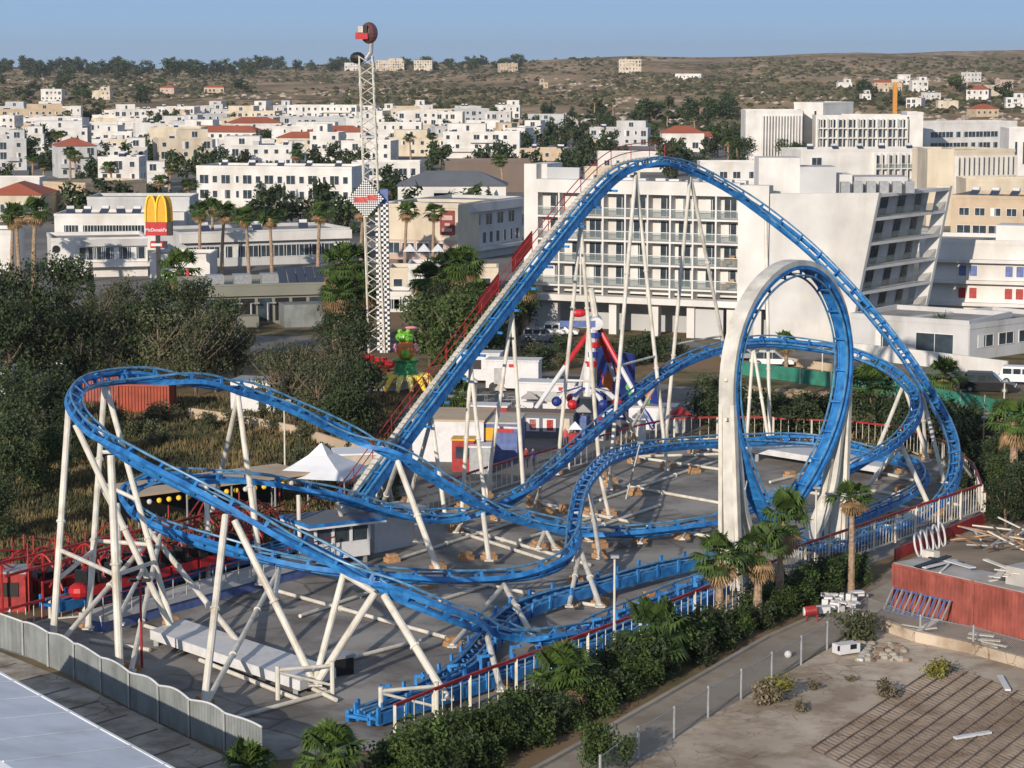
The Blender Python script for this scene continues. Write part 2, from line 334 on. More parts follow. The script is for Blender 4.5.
def frames(P, nm):
    n = len(P); K = []
    for i in range(n):
        if i == 0 or i == n-1: K.append(V((0, 0, 0))); continue
        k = 4; a = P[max(0, i-k)]; c = P[min(n-1, i+k)]; L1 = (P[i]-a).length or 1; L2 = (c-P[i]).length or 1
        K.append(((c-P[i])/L2-(P[i]-a)/L1)/((L1+L2)/2))
    U = []
    for i in range(n):
        if nm[i] == 'loop': u = V((0, 0, 1))+K[i]*22
        else: u = V((0, 0, 1))+V((K[i].x, K[i].y, 0))*(11 if nm[i] not in ('station', 'lift', 'brake') else 2)
        U.append(u)
    for _ in range(14): U = [U[0]]+[(U[j-1]+U[j]+U[j+1])/3 for j in range(1, n-1)]+[U[-1]]
    T = []; UU = []; X = []
    for i in range(n):
        t = (P[min(i+1, n-1)]-P[max(i-1, 0)]).normalized(); u = (U[i]-t*U[i].dot(t)).normalized(); T.append(t); UU.append(u); X.append(t.cross(u))
    return T, UU, X
names = [a for a, _ in pts]
P, nm = resample(spline([p for _, p in pts]), names); T, U, X = frames(P, nm)
CO = thing('roller_coaster', 'long blue steel looping roller coaster on cream columns filling the fenced asphalt yard', 'roller coaster', (5, 143, 0))
def strip(mb, P, U, X, prof, closed_ends=True):
    """sweep a closed profile [(x,z)...] along the track"""
    b = len(mb.v); k = len(prof)
    for p, u, x in zip(P, U, X):
        for a, c in prof: mb.v.append(p+x*a+u*c)
    for i in range(len(P)-1):
        for j in range(k):
            q = b+i*k; mb.f.append((q+j, q+(j+1) % k, q+k+(j+1) % k, q+k+j)); mb.m.append(mb.cm)
    mb.f.append(tuple(b+j for j in reversed(range(k)))); mb.m.append(mb.cm)
    mb.f.append(tuple(b+(len(P)-1)*k+j for j in range(k))); mb.m.append(mb.cm)
def circ(cx, cz, r, n=6): return [(cx+r*math.cos(2*math.pi*i/n), cz+r*math.sin(2*math.pi*i/n)) for i in range(n)]
def rect(x0, x1, z0, z1): return [(x0, z0), (x1, z0), (x1, z1), (x0, z1)]
def build_track(P, U, X, T, name, style):
    s = MB()
    if style == 'loop':
        strip(s, P, U, X, rect(-.5, .5, -.50, -.42)); strip(s, P, U, X, rect(.38, .55, -.60, -.38)); strip(s, P, U, X, rect(-.55, -.38, -.60, -.38))
    elif style == 'lift':
        for a in (-.3, 0, .3): strip(s, P, U, X, rect(a-.08, a+.08, -.74, -.28))
        strip(s, P, U, X, rect(-.28, .28, -.58, -.53))
    elif style == 'brake':
        for a in (-.62, .62): strip(s, P, U, X, rect(a-.10, a+.10, -.60, -.05))
    else:
        for a in (-.27, .27): strip(s, P, U, X, rect(a-.12, a+.12, -.64, -.36))
    step = 2
    for i in range(0, len(P), step):
        p, u, x, t = P[i], U[i], X[i], T[i]
        m = Matrix((x, t, u)).transposed()
        if style == 'brake':
            s.box(p-u*.28, (1.3, .22, .14), M3=m)
            if i % 4 == 0:
                for a in (-.72, .72): s.box(p+x*a-u*.1, (.12, .2, .75), M3=m)
            continue
        s.box(p-u*.50, (.70, .13, .12), M3=m)
        if i % 4 == 0:
            s.box(p-u*.10, (.74, .1, .06), M3=m)
            for a in (-.35, .35): s.box(p+x*a-u*.22, (.10, .16, .38), M3=m)
        if i % 4 == 0 and style == 'track': s.box(p-u*.62, (.5, .3, .05), M3=m)
    o = s.build(name, M['blue'], CO)
    for a in ((-.37, .37) if style != 'loop' else (-.45, .45)):
        r = MB(); strip(r, P, U, X, circ(a, 0, .07)); r.build('running_rail', M['bluerail'], o)
    return o
runs = []; i = 0
while i < len(P):
    j = i
    while j < len(P) and nm[j] == nm[i]: j += 1
    runs.append((nm[i], i, min(j, len(P)-1))); i = j
SEC = {}
PN = {'station': 'station_track', 'lift': 'lift_hill_track', 'drop': 'first_drop_track', 'loop': 'loop_track', 'climb': 'turnaround_track', 'dip': 'track_section', 'valley': 'track_section', 'rise': 'track_section', 'brake': 'brake_track'}
ST = {'lift': 'lift', 'loop': 'loop', 'brake': 'brake', 'station': 'brake'}
for nme, a, b_ in runs:
    sl_ = slice(a, b_+1)
    build_track(P[sl_], U[sl_], X[sl_], T[sl_], PN[nme], ST.get(nme, 'track')); SEC[nme] = (P[sl_], U[sl_])
# spare transfer track along the near fence
Q = [gp(352, 708, .8), gp(430, 684, .8), gp(500, 662, .8), gp(560, 642, .8), gp(620, 620, .8), gp(668, 600, .8), gp(708, 580, .8)]
Q = [p+ND*.9 for p in Q]
Q2, qn = resample(spline(Q), ['brake']*len(Q)); tT, tU, tX = frames(Q2, qn)
build_track(Q2, tU, tX, tT, 'transfer_track', 'brake'); SEC['transfer'] = (Q2, tU)
for i in range(4, len(Q2)-2, 5):       # tall guide brackets on the transfer track
    p = Q2[i]; s = MB()
    for a in (-.9,): s.box(p+tX[i]*a+V((0, 0, -.05)), (.14, .3, 1.5)); 
    s.bar(p+tX[i]*-.9+V((0, 0, .6)), p+tX[i]*-.3+V((0, 0, .75)), .14, .14)
    s.build('guide_bracket', M['blue'], CO)
# ------- supports: (track, pixel of head, pixel of foot, radius)
WH = M['white']
def near(secn, px, py):
    best = None
    for p, u in zip(*SEC[secn]):
        q = pix(p-u*.6); d = (q[0]-px)**2+(q[1]-py)**2
        if best is None or d < best[0]: best = (d, p, u)
    return best[1]-best[2]*(.85 if secn != 'lift' else 1.1)
FEET = []
def foot(p, r):
    for q in FEET:
        if (q-p).length < .7: return
    FEET.append(p.copy())
    s = MB(); rz = .6+random.uniform(-.1, .1)
    for k in range(3): s.box((p.x, p.y, .16+k*.0), (.85, .65, .30), rz) if k == 0 else None
    s.box((p.x, p.y, .42), (.62, .5, .2), rz); s.build('footing', M['wood'], CO)
def col(a, b, r, f=True):
    r *= .8
    s = MB(); s.tube(a, b, r*.95, r, 10)
    t = (b-a).normalized(); L = (b-a).length
    if L > 6:
        for k in ((.5,) if L < 14 else (.33, .66)): s.tube(a+t*L*k-t*.06, a+t*L*k+t*.06, r*1.35, n=10)
    s.box(V((b.x, b.y, b.z)), (r*3.4, r*3.4, .08)) if f else None
    s.build('support_column', WH, CO)
def S(secn, hx, hy, fx, fy, r=.17):
    a = near(secn, hx, hy); b = G(fx, fy, .5); col(a, b, r); foot(G(fx, fy), r); return a, b
def brace(a, b, r=.12):
    s = MB(); s.tube(a, b, r, n=8); s.build('brace', WH, CO)
# high left turnaround
a1 = S('climb', 77, 404, 53, 640, .24); a2 = S('climb', 82, 416, 172, 630, .22)
a3 = S('climb', 110, 378, 172, 626, .22); a4 = S('climb', 108, 378, 88, 628, .22)
a5 = S('climb', 121, 445, 120, 674, .26)
def lerp(a, b, t): return a+(b-a)*t
S('valley', 163, 520, 61, 642, .18); S('valley', 166, 522, 131, 671, .18); S('valley', 158, 520, 243, 648, .2)
brace(lerp(*a1, .62), lerp(*a5, .55)); brace(lerp(*a4, .42), lerp(*a3, .5)); brace(lerp(*a4, .42), lerp(*a2, .52)); brace(lerp(*a4, .66), lerp(*a3, .68)); brace(lerp(*a1, .75), lerp(*a4, .7)); brace(lerp(*a5, .55), lerp(*a3, .75))
brace(lerp(*a4, .3), lerp(*a3, .3)); brace(lerp(*a2, .7), lerp(*a5, .75))
S('climb', 232, 512, 204, 706, .24); b1 = S('climb', 235, 514, 314, 682, .24)
S('valley', 281, 560, 205, 706, .18); brace(lerp(*b1, .5), near('valley', 281, 562), .14)
c1 = S('climb', 341, 568, 315, 682, .22); c2 = S('climb', 381, 588, 316, 684, .24); c3 = S('climb', 383, 588, 447, 698, .25); brace(c1[0], c2[0], .16)
S('valley', 503, 580, 452, 646, .18); S('valley', 505, 580, 545, 658, .2); S('climb', 491, 632, 501, 690, .2); 
S('dip', 488, 508, 489, 560, .2); S('dip', 547, 530, 538, 548, .17); S('dip', 549, 530, 556, 549, .17)
S('dip', 397, 455, 376, 524, .2); S('dip', 398, 455, 438, 570, .24)
S('climb', 239, 390, 205, 545, .2); S('climb', 241, 390, 262, 578, .22)
S('valley', 204, 480, 208, 580, .2); S('valley', 253, 482, 259, 584, .18); S('valley', 131, 500, 120, 624, .18)
S('rise', 588, 480, 600, 558, .18); S('rise', 572, 545, 569, 606, .17); S('rise', 574, 548, 600, 606, .2); S('rise', 577, 530, 576, 584, .17)
S('valley', 497, 510, 498, 520, .15); S('valley', 458, 518, 456, 532, .15); S('valley', 416, 518, 416, 541, .15); S('valley', 340, 497, 352, 552, .17); S('valley', 300, 488, 300, 560, .17)
S('rise', 634, 450, 634, 463, .15); S('rise', 611, 460, 611, 484, .15); S('rise', 600, 468, 609, 516, .17); S('rise', 694, 443, 694, 453, .15)
S('rise', 735, 440, 735, 452, .15); S('rise', 845, 450, 845, 462, .15); S('rise', 902, 462, 902, 474, .15); S('rise', 920, 478, 900, 492, .15)
S('valley', 536, 480, 534, 507, .15); S('valley', 380, 572, 380, 586, .15)
S('dip', 590, 530, 590, 541, .13); S('dip', 640, 532, 640, 543, .13); S('dip', 682, 528, 682, 539, .13); S('dip', 730, 520, 730, 531, .15)
# far turn
S('valley', 664, 376, 622, 444, .16); S('valley', 662, 376, 667, 470, .16); S('valley', 622, 405, 636, 440, .15)
S('dip', 754, 346, 746, 450, .17); S('dip', 755, 346, 770, 450, .17); S('dip', 848, 358, 848, 440, .15)
d1 = S('dip', 899, 384, 870, 468, .2); d2 = S('dip', 901, 384, 928, 460, .2); S('dip', 909, 425, 872, 462, .17)
S('dip', 896, 441, 862, 493, .2); S('dip', 898, 441, 929, 506, .22)
# first drop
S('drop', 917, 380, 944, 482, .2); S('drop', 919, 382, 926, 456, .18); S('drop', 952, 445, 974, 480, .2); S('drop', 954, 450, 950, 520, .18); S('drop', 768, 218, 770, 446, .19)
# lift hill bents
LH = [((583, 222), (600, 476), (557, 474)), ((640, 180), (609, 489), (667, 468)), ((694, 172), (665, 446), (740, 428)), ((512, 306), (524, 500), (486, 498)), ((431, 412), (446, 522), (408, 504)), ((385, 470), (395, 520), (370, 512)), ((470, 358), (486, 512), (462, 510))]
for h, f1, f2 in LH:
    sct = 'drop' if h[0] > 600 else 'lift'
    e1 = S(sct, *h, *f1, .19); e2 = S(sct, *h, *f2, .19)
    if h[0] > 500: brace(lerp(*e1, .62), lerp(*e2, .62), .09)
# loop ring: a closed box girder outside the loop with two slab legs
lp, lu = SEC['loop']; lx = [ND]*len(lp)
i0 = 4; ring = []
ri = MB(); rp = [p-u*1.35 for p, u in zip(lp, lu)]
# ring centreline at constant lateral offset 0
half = [q for q in rp if q.z > 1.0]
RC = []
cen = LM+UD*.5+V((0, 0, 11.0)); pol = []
for q in lp:
    d_ = q-cen; pol.append((math.atan2(d_.z, d_.dot(UD)), math.hypot(d_.z, d_.dot(UD))))
pol = [(a, r_) for (a, r_), q in zip(pol, lp) if q.z > 5.0]
for k in range(61):
    a = math.radians(-90+k*6); a = (a+math.pi) % (2*math.pi)-math.pi
    if math.sin(a) > -.50: r_ = min(pol, key=lambda e: abs((e[0]-a+math.pi) % (2*math.pi)-math.pi))[1]+.72
    else: r_ = None
    RC.append([a, r_])
rs0 = [e for e in RC if e[1]][0][1]; rs1 = [e for e in RC if e[1]][-1][1]
for k, e in enumerate(RC):
    if e[1] is None: f = (-math.sin(e[0])-.5)/.5; e[1] = (rs0 if k < 30 else rs1)*(1-f)+10.3*f
rr_ = [e[1] for e in RC]
for _ in range(5): rr_ = [(rr_[i-1]+2*rr_[i]+rr_[(i+1) % 61])/4 if 0 < i < 60 else rr_[i] for i in range(61)]
RC = [cen+UD*(math.cos(e[0])*r_)+V((0, 0, math.sin(e[0])*r_)) for e, r_ in zip(RC, rr_)]
RU = [(q-cen).normalized() for q in RC]
strip(ri, RC, RU, [ND]*len(RC), rect(-.48, .48, -.2, .2))
o = ri.build('loop_ring', M['ring'], CO)
for sgn, fx, fy in ((-1, 742, 597), (1, 826, 550)):
    g_ = G(fx, fy); top = LM+UD*(.42+sgn*7.45)+V((0, 0, 11.2)); base = LM+UD*(.3+sgn*6.7)
    for off in (-.42, .42):
        s = MB(); s.bar(base+ND*off*1.5, top+ND*off*.9, .24, .4, up=tuple(UD)); s.build('ring_leg', WH, CO)
    s = MB(); s.bar(base+UD*(-sgn*2.8)+V((0, 0, 0)), base+UD*(-sgn*.8)+V((0, 0, 6.2)), .3, .35); s.build('ring_strut', WH, CO)
    s = MB(); s.bar(base+V((0, 0, .1)), top+V((0, 0, -.3)), .7, .18, up=tuple(UD)); s.build('leg_web', M['ring'], CO)
for k in range(3, len(lp)-3, 4):
    s = MB()
    q = cen+(lp[k]-cen).normalized()*8.0
    if lp[k].z > 5.5: s.bar(lp[k]-lu[k]*.7, V((q.x, q.y, q.z)), .18, .18); s.build('loop_hanger', WH, CO)
# base frame pipes on the asphalt
def gbeam(p, q, r=.11, z=.16, nm_='base_beam'):
    a = G(*p, z); b = G(*q, z); s = MB(); s.tube(a, b, r, n=8)
    L = (b-a).length; t = (b-a).normalized()
    for k in range(1, int(L/6)): s.tube(a+t*k*6-t*.08, a+t*k*6+t*.08, r*1.5, n=8)
    s.build(nm_, WH, CO)
for p, q in (((620, 455), (725, 470)), ((604, 482), (726, 504)), ((614, 457), (722, 454)), ((534, 502), (600, 520)), ((534, 502), (650, 526)), ((520, 540), (600, 515)), ((660, 442), (728, 452)),
             ((452, 525), (590, 565)), ((450, 577), (580, 604)), ((560, 600), (600, 606)), ((278, 591), (470, 644)), ((672, 530), (735, 541)), ((680, 531), (740, 523)), ((745, 498), (795, 508)),
             ((878, 472), (930, 484)), ((845, 486), (960, 505)), ((900, 506), (925, 512)), ((868, 522), (898, 528)), ((770, 482), (850, 462)), ((850, 498), (790, 490)),
             ((140, 624), (215, 648)), ((215, 640), (336, 700)), ((150, 650), (90, 640)), ((0, 0), (0, 0)), ((336, 662), (420, 640)), ((200, 660), (300, 700)), ((226, 720), (336, 690)), ((240, 655), (325, 690)),
             ((560, 540), (660, 505)), ((440, 600), (520, 575)), ((600, 500), (720, 460)), ((395, 560), (520, 520)), ((462, 533), (546, 560)), ((300, 616), (420, 575))):
    if p != q: gbeam(p, q)
# loose footings where the frame sits on timbers
for fx, fy in ((548, 515), (565, 512), (487, 507), (600, 548), (560, 548), (694, 473), (678, 535), (730, 535), (640, 542), (590, 515), (720, 600), (655, 455), (750, 500), (790, 478), (820, 476), (893, 520), (937, 515), (886, 470), (466, 560), (430, 588), (392, 562), (480, 650), (840, 480), (635, 495), (650, 600)):
    foot(G(fx, fy), .1)
# lift walkway: cream treads, red handrail on the far side
lp, lu = SEC['lift'][0]+SEC['drop'][0][:20], SEC['lift'][1]+SEC['drop'][1][:20]
s = MB(); XS = -ND
Pw = [p+XS*.78 for p in lp]; Uw = lu
strip(s, Pw, Uw, [XS]*len(Pw), rect(-.2, .2, -.06, .02)); s.build('lift_walkway', M['ring'], CO)
s = MB()
for i in range(0, len(Pw), 1):
    s.box(Pw[i]+V((0, 0, .06)), (.38, .14, .05), M3=Matrix((XS, V((0, 0, 1)).cross(XS), V((0, 0, 1)))).transposed())
s.build('walkway_steps', mat('step_grating', (.42, .38, .33), .7), CO)
for off in (.24,):
    for i in range(0, len(Pw)-1, 5):
        s = MB(); s.tube(Pw[i]+XS*off, Pw[i]+XS*off+V((0, 0, 1.15)), .035, n=6); s.build('handrail_post', M['redp'], CO) if i % 10 == 0 else s.build('handrail_post', M['redp'], CO)
    for h in (.55, 1.15):
        s = MB(); s.path([q+XS*off+V((0, 0, h)) for q in Pw[::2]], .035, 6); s.build('handrail', M['redp'], CO)
for k in (.40, .50):
    i = int(len(Pw)*k)
    s = MB(); s.face([Pw[i]+XS*.5, Pw[i+6]+XS*.5, Pw[i+6]+XS*.5+V((0, 0, 1.2)), Pw[i]+XS*.5+V((0, 0, 1.2))]); s.face([Pw[i]+XS*.55, Pw[i]+XS*.55+V((0, 0, 1.2)), Pw[i+6]+XS*.55+V((0, 0, 1.2)), Pw[i+6]+XS*.55]); s.build('rail_panel', M['redp'], CO)
for i in range(0, len(SEC['lift'][0]), 5):
    p = SEC['lift'][0][i]; s = MB(); s.bar(p-V((0, 0, 1.05))-ND*.9, p-V((0, 0, 1.05))+ND*.75, .16, .16); s.build('lift_crossbeam', M['blue'], CO)
# ================================================================= helpers for text and foliage
def text(name, body, size, o3, rot, m, parent, ext=.02, bold=0.0):
    c = bpy.data.curves.new('lettering', 'FONT'); c.body = body; c.size = size; c.extrude = ext; c.offset = bold; c.align_x = 'CENTER'; c.align_y = 'CENTER'
    t = bpy.data.objects.new('tmp', c); COL.objects.link(t)
    me = bpy.data.meshes.new_from_object(t.evaluated_get(bpy.context.evaluated_depsgraph_get()))
    bpy.data.objects.remove(t); me.materials.clear(); me.materials.append(m)
    o = bpy.data.objects.new(name, me); COL.objects.link(o); o.parent = parent
    off = WO.get(parent.name, V((0, 0, 0))) if parent else V((0, 0, 0))
    o.location = V(o3)-off; o.rotation_euler = rot; WO[o.name] = off; return o
def leafmat(name, c, r=.25):
    m = mat(name, c, .65, .45, 1.3, col2=tuple(min(1, x*1.6) for x in c), rand=r, spec=.25)
    b = m.node_tree.nodes['Principled BSDF']; b.inputs['Transmission Weight'].default_value = 0
    return m
M['leaf_dark'] = leafmat('dark_foliage', (.030, .046, .018))
M['leaf_mid'] = leafmat('green_foliage', (.045, .068, .02))
M['leaf_olive'] = leafmat('olive_foliage', (.062, .070, .034))
M['leaf_dry'] = leafmat('dry_twigs', (.12, .10, .065))
M['leaf_hedge'] = leafmat('hedge_foliage', (.038, .062, .015))
M['leaf_yellow'] = leafmat('yellow_flowering_foliage', (.17, .16, .03))
M['palm_green'] = leafmat('palm_green', (.05, .085, .018), .15)
M['palm_dry'] = leafmat('palm_dry_fronds', (.26, .17, .085), .15)
M['bark'] = mat('bark', (.17, .125, .09), .9, .3, 4, .3)
M['palmbark'] = mat('palm_bark', (.30, .21, .14), .9, .3, 6, .4)
def crown(blobs, nleaf, leaf, seed, mname, bias=.45, flat=0.0):
    r = random.Random(seed); s = MB(); vol = [b[3]*b[4]*b[5] for b in blobs]; tot = sum(v**.7 for v in vol)
    for b, v in zip(blobs, vol):
        for _ in range(int(nleaf*v**.7/tot)):
            d = V((r.gauss(0, 1), r.gauss(0, 1), r.gauss(0, 1))).normalized()
            k = r.random()**bias
            bump = 1+.22*noise.noise(d*2.3+V((seed, b[0], b[2])))*2
            p = V((b[0]+d.x*b[3]*k*bump, b[1]+d.y*b[4]*k*bump, b[2]+d.z*b[5]*k*bump))
            a = V((r.gauss(0, 1), r.gauss(0, 1), r.gauss(0, 1)*(1-flat))).normalized(); c = a.cross(V((r.gauss(0, 1), r.gauss(0, 1), r.gauss(0, 1)))).normalized()
            L = leaf*r.uniform(.6, 1.3); w_ = L*.5
            s.face([p-a*L*.5, p+c*w_*.5, p+a*L*.5, p-c*w_*.5])
    return s.mesh('crown', M[mname])
def blobs_round(seed, R0, H0, z0, n):
    r = random.Random(seed); out = []
    for i in range(n):
        a = r.uniform(0, 6.28); q = r.random()**.5*R0*.62; z = z0+r.uniform(.15, .9)*H0
        k = R0*r.uniform(.30, .52); out.append((q*math.cos(a), q*math.sin(a), z, k, k, k*r.uniform(.7, 1.0)))
    return out
def trunk_mesh(h, r0, seed, limbs=5, spread=.35, n=7):
    r = random.Random(seed); s = MB(); b0 = V((0, 0, 0)); m1 = V((r.uniform(-.2, .2), r.uniform(-.2, .2), h*.45)); t1 = V((r.uniform(-.4, .4), r.uniform(-.4, .4), h*.85))
    s.path([b0, m1, t1], [r0, r0*.75, r0*.3], n)
    for i in range(limbs):
        a = r.uniform(0, 6.28); z = h*r.uniform(.3, .6); q = m1*(z/(h*.45)) if z < h*.45 else m1
        e = V((math.cos(a)*h*spread, math.sin(a)*h*spread, z+h*r.uniform(.2, .4)))
        s.path([V((q.x, q.y, z)), (V((q.x, q.y, z))+e)/2+V((0, 0, -.1*h*.2)), e], [r0*.5, r0*.35, r0*.1], 5)
    return s.mesh('trunk', M['bark'], smooth=True)
TREE = {}
def mk(kind, variants): TREE[kind] = variants
mk('dark', [(crown(blobs_round(i, 3.7, 8.6, .4, 19), 4600, .40, i, 'leaf_dark'), trunk_mesh(7, .28, i)) for i in range(3)])
mk('mid', [(crown(blobs_round(i+20, 3.2, 5.5, .6, 13), 4200, .36, i+20, 'leaf_mid'), trunk_mesh(5, .22, i)) for i in range(2)])
mk('olive', [(crown(blobs_round(i+40, 3.6, 7.4, 1.2, 22), 2700, .34, i+40, 'leaf_olive', .7), trunk_mesh(8, .22, i+9, 12, .42)) for i in range(3)])
mk('cypress', [(crown([(0, 0, 1.2+k*1.0, 1.25-.12*k, 1.25-.12*k, 1.0) for k in range(8)], 2200, .36, 60, 'leaf_dark'), trunk_mesh(8, .16, 60, 0))])
mk('far', [(crown(blobs_round(i+70, 3.6, 5.5, .3, 8), 420, 1.0, i+70, 'leaf_dark', .5), trunk_mesh(4.5, .3, i, 2)) for i in range(3)])
mk('farpine', [(crown([(0, 0, 5.2, 3.6, 3.6, 1.7), (1.5, .8, 4.4, 2.2, 2.2, 1.3), (-1.6, -.5, 4.6, 2.2, 2.2, 1.3)], 380, .9, 90, 'leaf_mid', .5), trunk_mesh(5, .28, 91, 3))])
def bushm(seed, mname, n=900, leaf=.2, R0=1.1, H0=1.3): return crown(blobs_round(seed, R0, H0, .05, 9), n, leaf, seed, mname)
BUSH = {'hedge': [bushm(i+100, 'leaf_hedge', 2600, .22, 1.9, 2.3) for i in range(3)], 'scrub': [bushm(i+110, 'leaf_olive', 700, .26, 1.5, 1.4) for i in range(2)], 'yellow': [bushm(120, 'leaf_yellow', 700, .16, 1.0, .8)],
        'dark': [bushm(i+130, 'leaf_dark', 1700, .26, 2.0, 2.2) for i in range(2)], 'dry': [bushm(140, 'leaf_dry', 500, .2, .9, .7)]}
BN = {'hedge': 'dense green hedge bush', 'scrub': 'olive scrub bush', 'yellow': 'small yellow-green bush', 'dark': 'dark leafy bush', 'dry': 'dry tuft of weeds'}
NREL = {}
def side(px):
    return ('at the far left', 'left of centre', 'near the centre', 'right of centre', 'at the far right')[min(4, max(0, int(px/205)))]
PENDING = []          # (object, px, py, stem, where)
def later(o, p, stem, where): q = pix(V(p)); PENDING.append([o, q[0], q[1], stem, where])
def tree(kind, p, h, where, group=None, wide=1.0, name=None, stem=None):
    me, tr = TREE[kind][random.randrange(len(TREE[kind]))]
    base = {'dark': 8.3, 'mid': 6.1, 'olive': 8.6, 'cypress': 9.2, 'far': 5.8, 'farpine': 6.7}[kind]; s = h/base
    nm_ = name or {'dark': 'evergreen_tree', 'mid': 'leafy_tree', 'olive': 'casuarina_tree', 'cypress': 'cypress_tree', 'far': 'distant_tree', 'farpine': 'pine_tree'}[kind]
    t = thing(nm_, None, 'tree', p, random.uniform(0, 6.28), group, local=True); t.scale = (s*wide, s*wide, s)
    link('crown', me, t); link('trunk', tr, t)
    later(t, p, stem or {'dark': 'dense dark evergreen tree', 'mid': 'rounded green leafy tree', 'olive': 'thin grey-green tree', 'cypress': 'narrow dark cypress', 'far': 'dark round tree', 'farpine': 'flat-topped pine'}[kind], where)
    return t
def bush(kind, p, s, where, group=None, wide=1.0):
    me = random.choice(BUSH[kind]); o = link({'hedge': 'hedge_bush', 'scrub': 'scrub_bush', 'yellow': 'flowering_bush', 'dark': 'leafy_bush', 'dry': 'weed_tuft'}[kind], me, None, p, random.uniform(0, 6.28))
    o.scale = (s*wide, s*wide, s); tag(o, None, 'bush', group); later(o, p, BN[kind], where); return o
def palm_meshes(seed, h, fan=1.25, nfr=34, skirt=True, trunk_r=.2, rough=True):
    r = random.Random(seed); tr = MB(); P = []; rr = []
    bend = (r.uniform(-.3, .3), r.uniform(-.3, .3)); k = 14
    for i in range(k+1):
        f = i/k; P.append(V((bend[0]*f*f, bend[1]*f*f, h*f))); rr.append(trunk_r*(1.25-.45*f)*(1+(.12 if rough and i % 2 else 0)))
    tr.path(P, rr, 9); top = P[-1]
    cr = MB(); sk = MB()
    def frond(s, el, az, L, droop):
        d = V((math.cos(az)*math.cos(el), math.sin(az)*math.cos(el), math.sin(el))); side_ = V((-math.sin(az), math.cos(az), 0)); up = side_.cross(d)*-1
        e = top+d*L*.5; s.bar(top, e, .04, .03)
        nb = 11
        for i in range(nb):
            a = (i/(nb-1)-.5)*2.5
            tip = e+(d*math.cos(a)+side_*math.sin(a))*L*.62*(1-.15*abs(a))+V((0, 0, -droop*L*(.25+.2*abs(a))))
            mid = e+(d*math.cos(a)+side_*math.sin(a))*L*.32; wv = (d*-math.sin(a)+side_*math.cos(a))*.055*L*.9
            s.face([e, mid-wv, tip, mid+wv])
    for i in range(nfr):
        frond(cr, r.uniform(-.45, 1.35), r.uniform(0, 6.28), fan*r.uniform(.8, 1.15), r.uniform(.3, .8))
    if skirt:
        for i in range(26 if nfr < 60 else 90): frond(sk, r.uniform(-1.5, -.5), r.uniform(0, 6.28), fan*r.uniform(.65, .95)*(1 if nfr < 60 else 1.25), .5)
    return tr.mesh('trunk', M['palmbark'], smooth=False), cr.mesh('crown', M['palm_green']), sk.mesh('dry_skirt', M['palm_dry']) if skirt else None
PALM = {'tall': [palm_meshes(i, 8.5, 1.6, 34, True, .17) for i in (1, 2)], 'short': [palm_meshes(i, 2.2, 2.1, 40, True, .3) for i in (3, 4)], 'mid': [palm_meshes(i, 4.6, 1.9, 40, True, .24) for i in (5, 6)], 'bushy': [palm_meshes(i, 5.5, 1.7, 70, True, .32) for i in (7, 8)]}
def palm(kind, p, h, where, spread=None, group=None):
    tr, cr, sk = PALM[kind][random.randrange(2)]; base = {'tall': 9.0, 'short': 3.2, 'mid': 5.4, 'bushy': 6.8}[kind]; s = h/base
    t = thing('palm_tree', None, 'palm', p, random.uniform(0, 6.28), group, local=True); w_ = spread or s; t.scale = (w_, w_, s)
    link('trunk', tr, t); link('crown', cr, t)
    if sk: link('dry_skirt', sk, t)
    later(t, p, {'tall': 'tall slim fan palm', 'short': 'short fan palm with broad leaves', 'mid': 'fan palm with rough brown trunk', 'bushy': 'bushy fan palm with brown dead fronds'}[kind], where)
    return t
# ================================================================= FENCES AND NEAR THINGS
M['chain'] = None
def wire(name, col, dens, sx, sz):
    m = bpy.data.materials.new(name); m.use_nodes = True; n = m.node_tree; b = n.nodes['Principled BSDF']; b.inputs['Base Color'].default_value = (*col, 1); b.inputs['Roughness'].default_value = .6
    tc = n.nodes.new('ShaderNodeTexCoord'); outs = []
    for k, rot in enumerate((.785, -.785)):
        mp = n.nodes.new('ShaderNodeMapping'); mp.inputs['Rotation'].default_value = (0, rot, 0); mp.inputs['Scale'].default_value = (1, 1, 1)
        wv = n.nodes.new('ShaderNodeTexWave'); wv.inputs['Scale'].default_value = sx; wv.bands_direction = 'X'; wv.wave_profile = 'TRI'
        n.links.new(tc.outputs['UV'], mp.inputs[0])
        outs.append((mp, wv)); n.links.new(mp.outputs[0], wv.inputs['Vector'])
        mp.inputs['Rotation'].default_value = (0, 0, rot)
    mx = n.nodes.new('ShaderNodeMath'); mx.operation = 'MAXIMUM'; n.links.new(outs[0][1].outputs['Fac'], mx.inputs[0]); n.links.new(outs[1][1].outputs['Fac'], mx.inputs[1])
    gt = n.nodes.new('ShaderNodeMath'); gt.operation = 'GREATER_THAN'; gt.inputs[1].default_value = 1-dens; n.links.new(mx.outputs[0], gt.inputs[0])
    n.links.new(gt.outputs[0], b.inputs['Alpha']); return m
M['mesh'] = wire('chain_link', (.30, .30, .30), .12, 4, 4)
def uvpanel(name, a, b, z0, z1, m, parent, th=0):
    s = MB(); a = V(a); b = V(b)
    s.face([V((a.x, a.y, z0)), V((b.x, b.y, z0)), V((b.x, b.y, z1)), V((a.x, a.y, z1))]); o = s.build(name, m, parent)
    uv = o.data.uv_layers.new(name='UVMap'); L = (b-a).length
    for i, c in enumerate(((0, 0), (L, 0), (L, z1-z0), (0, z1-z0))): uv.data[i].uv = c
    return o
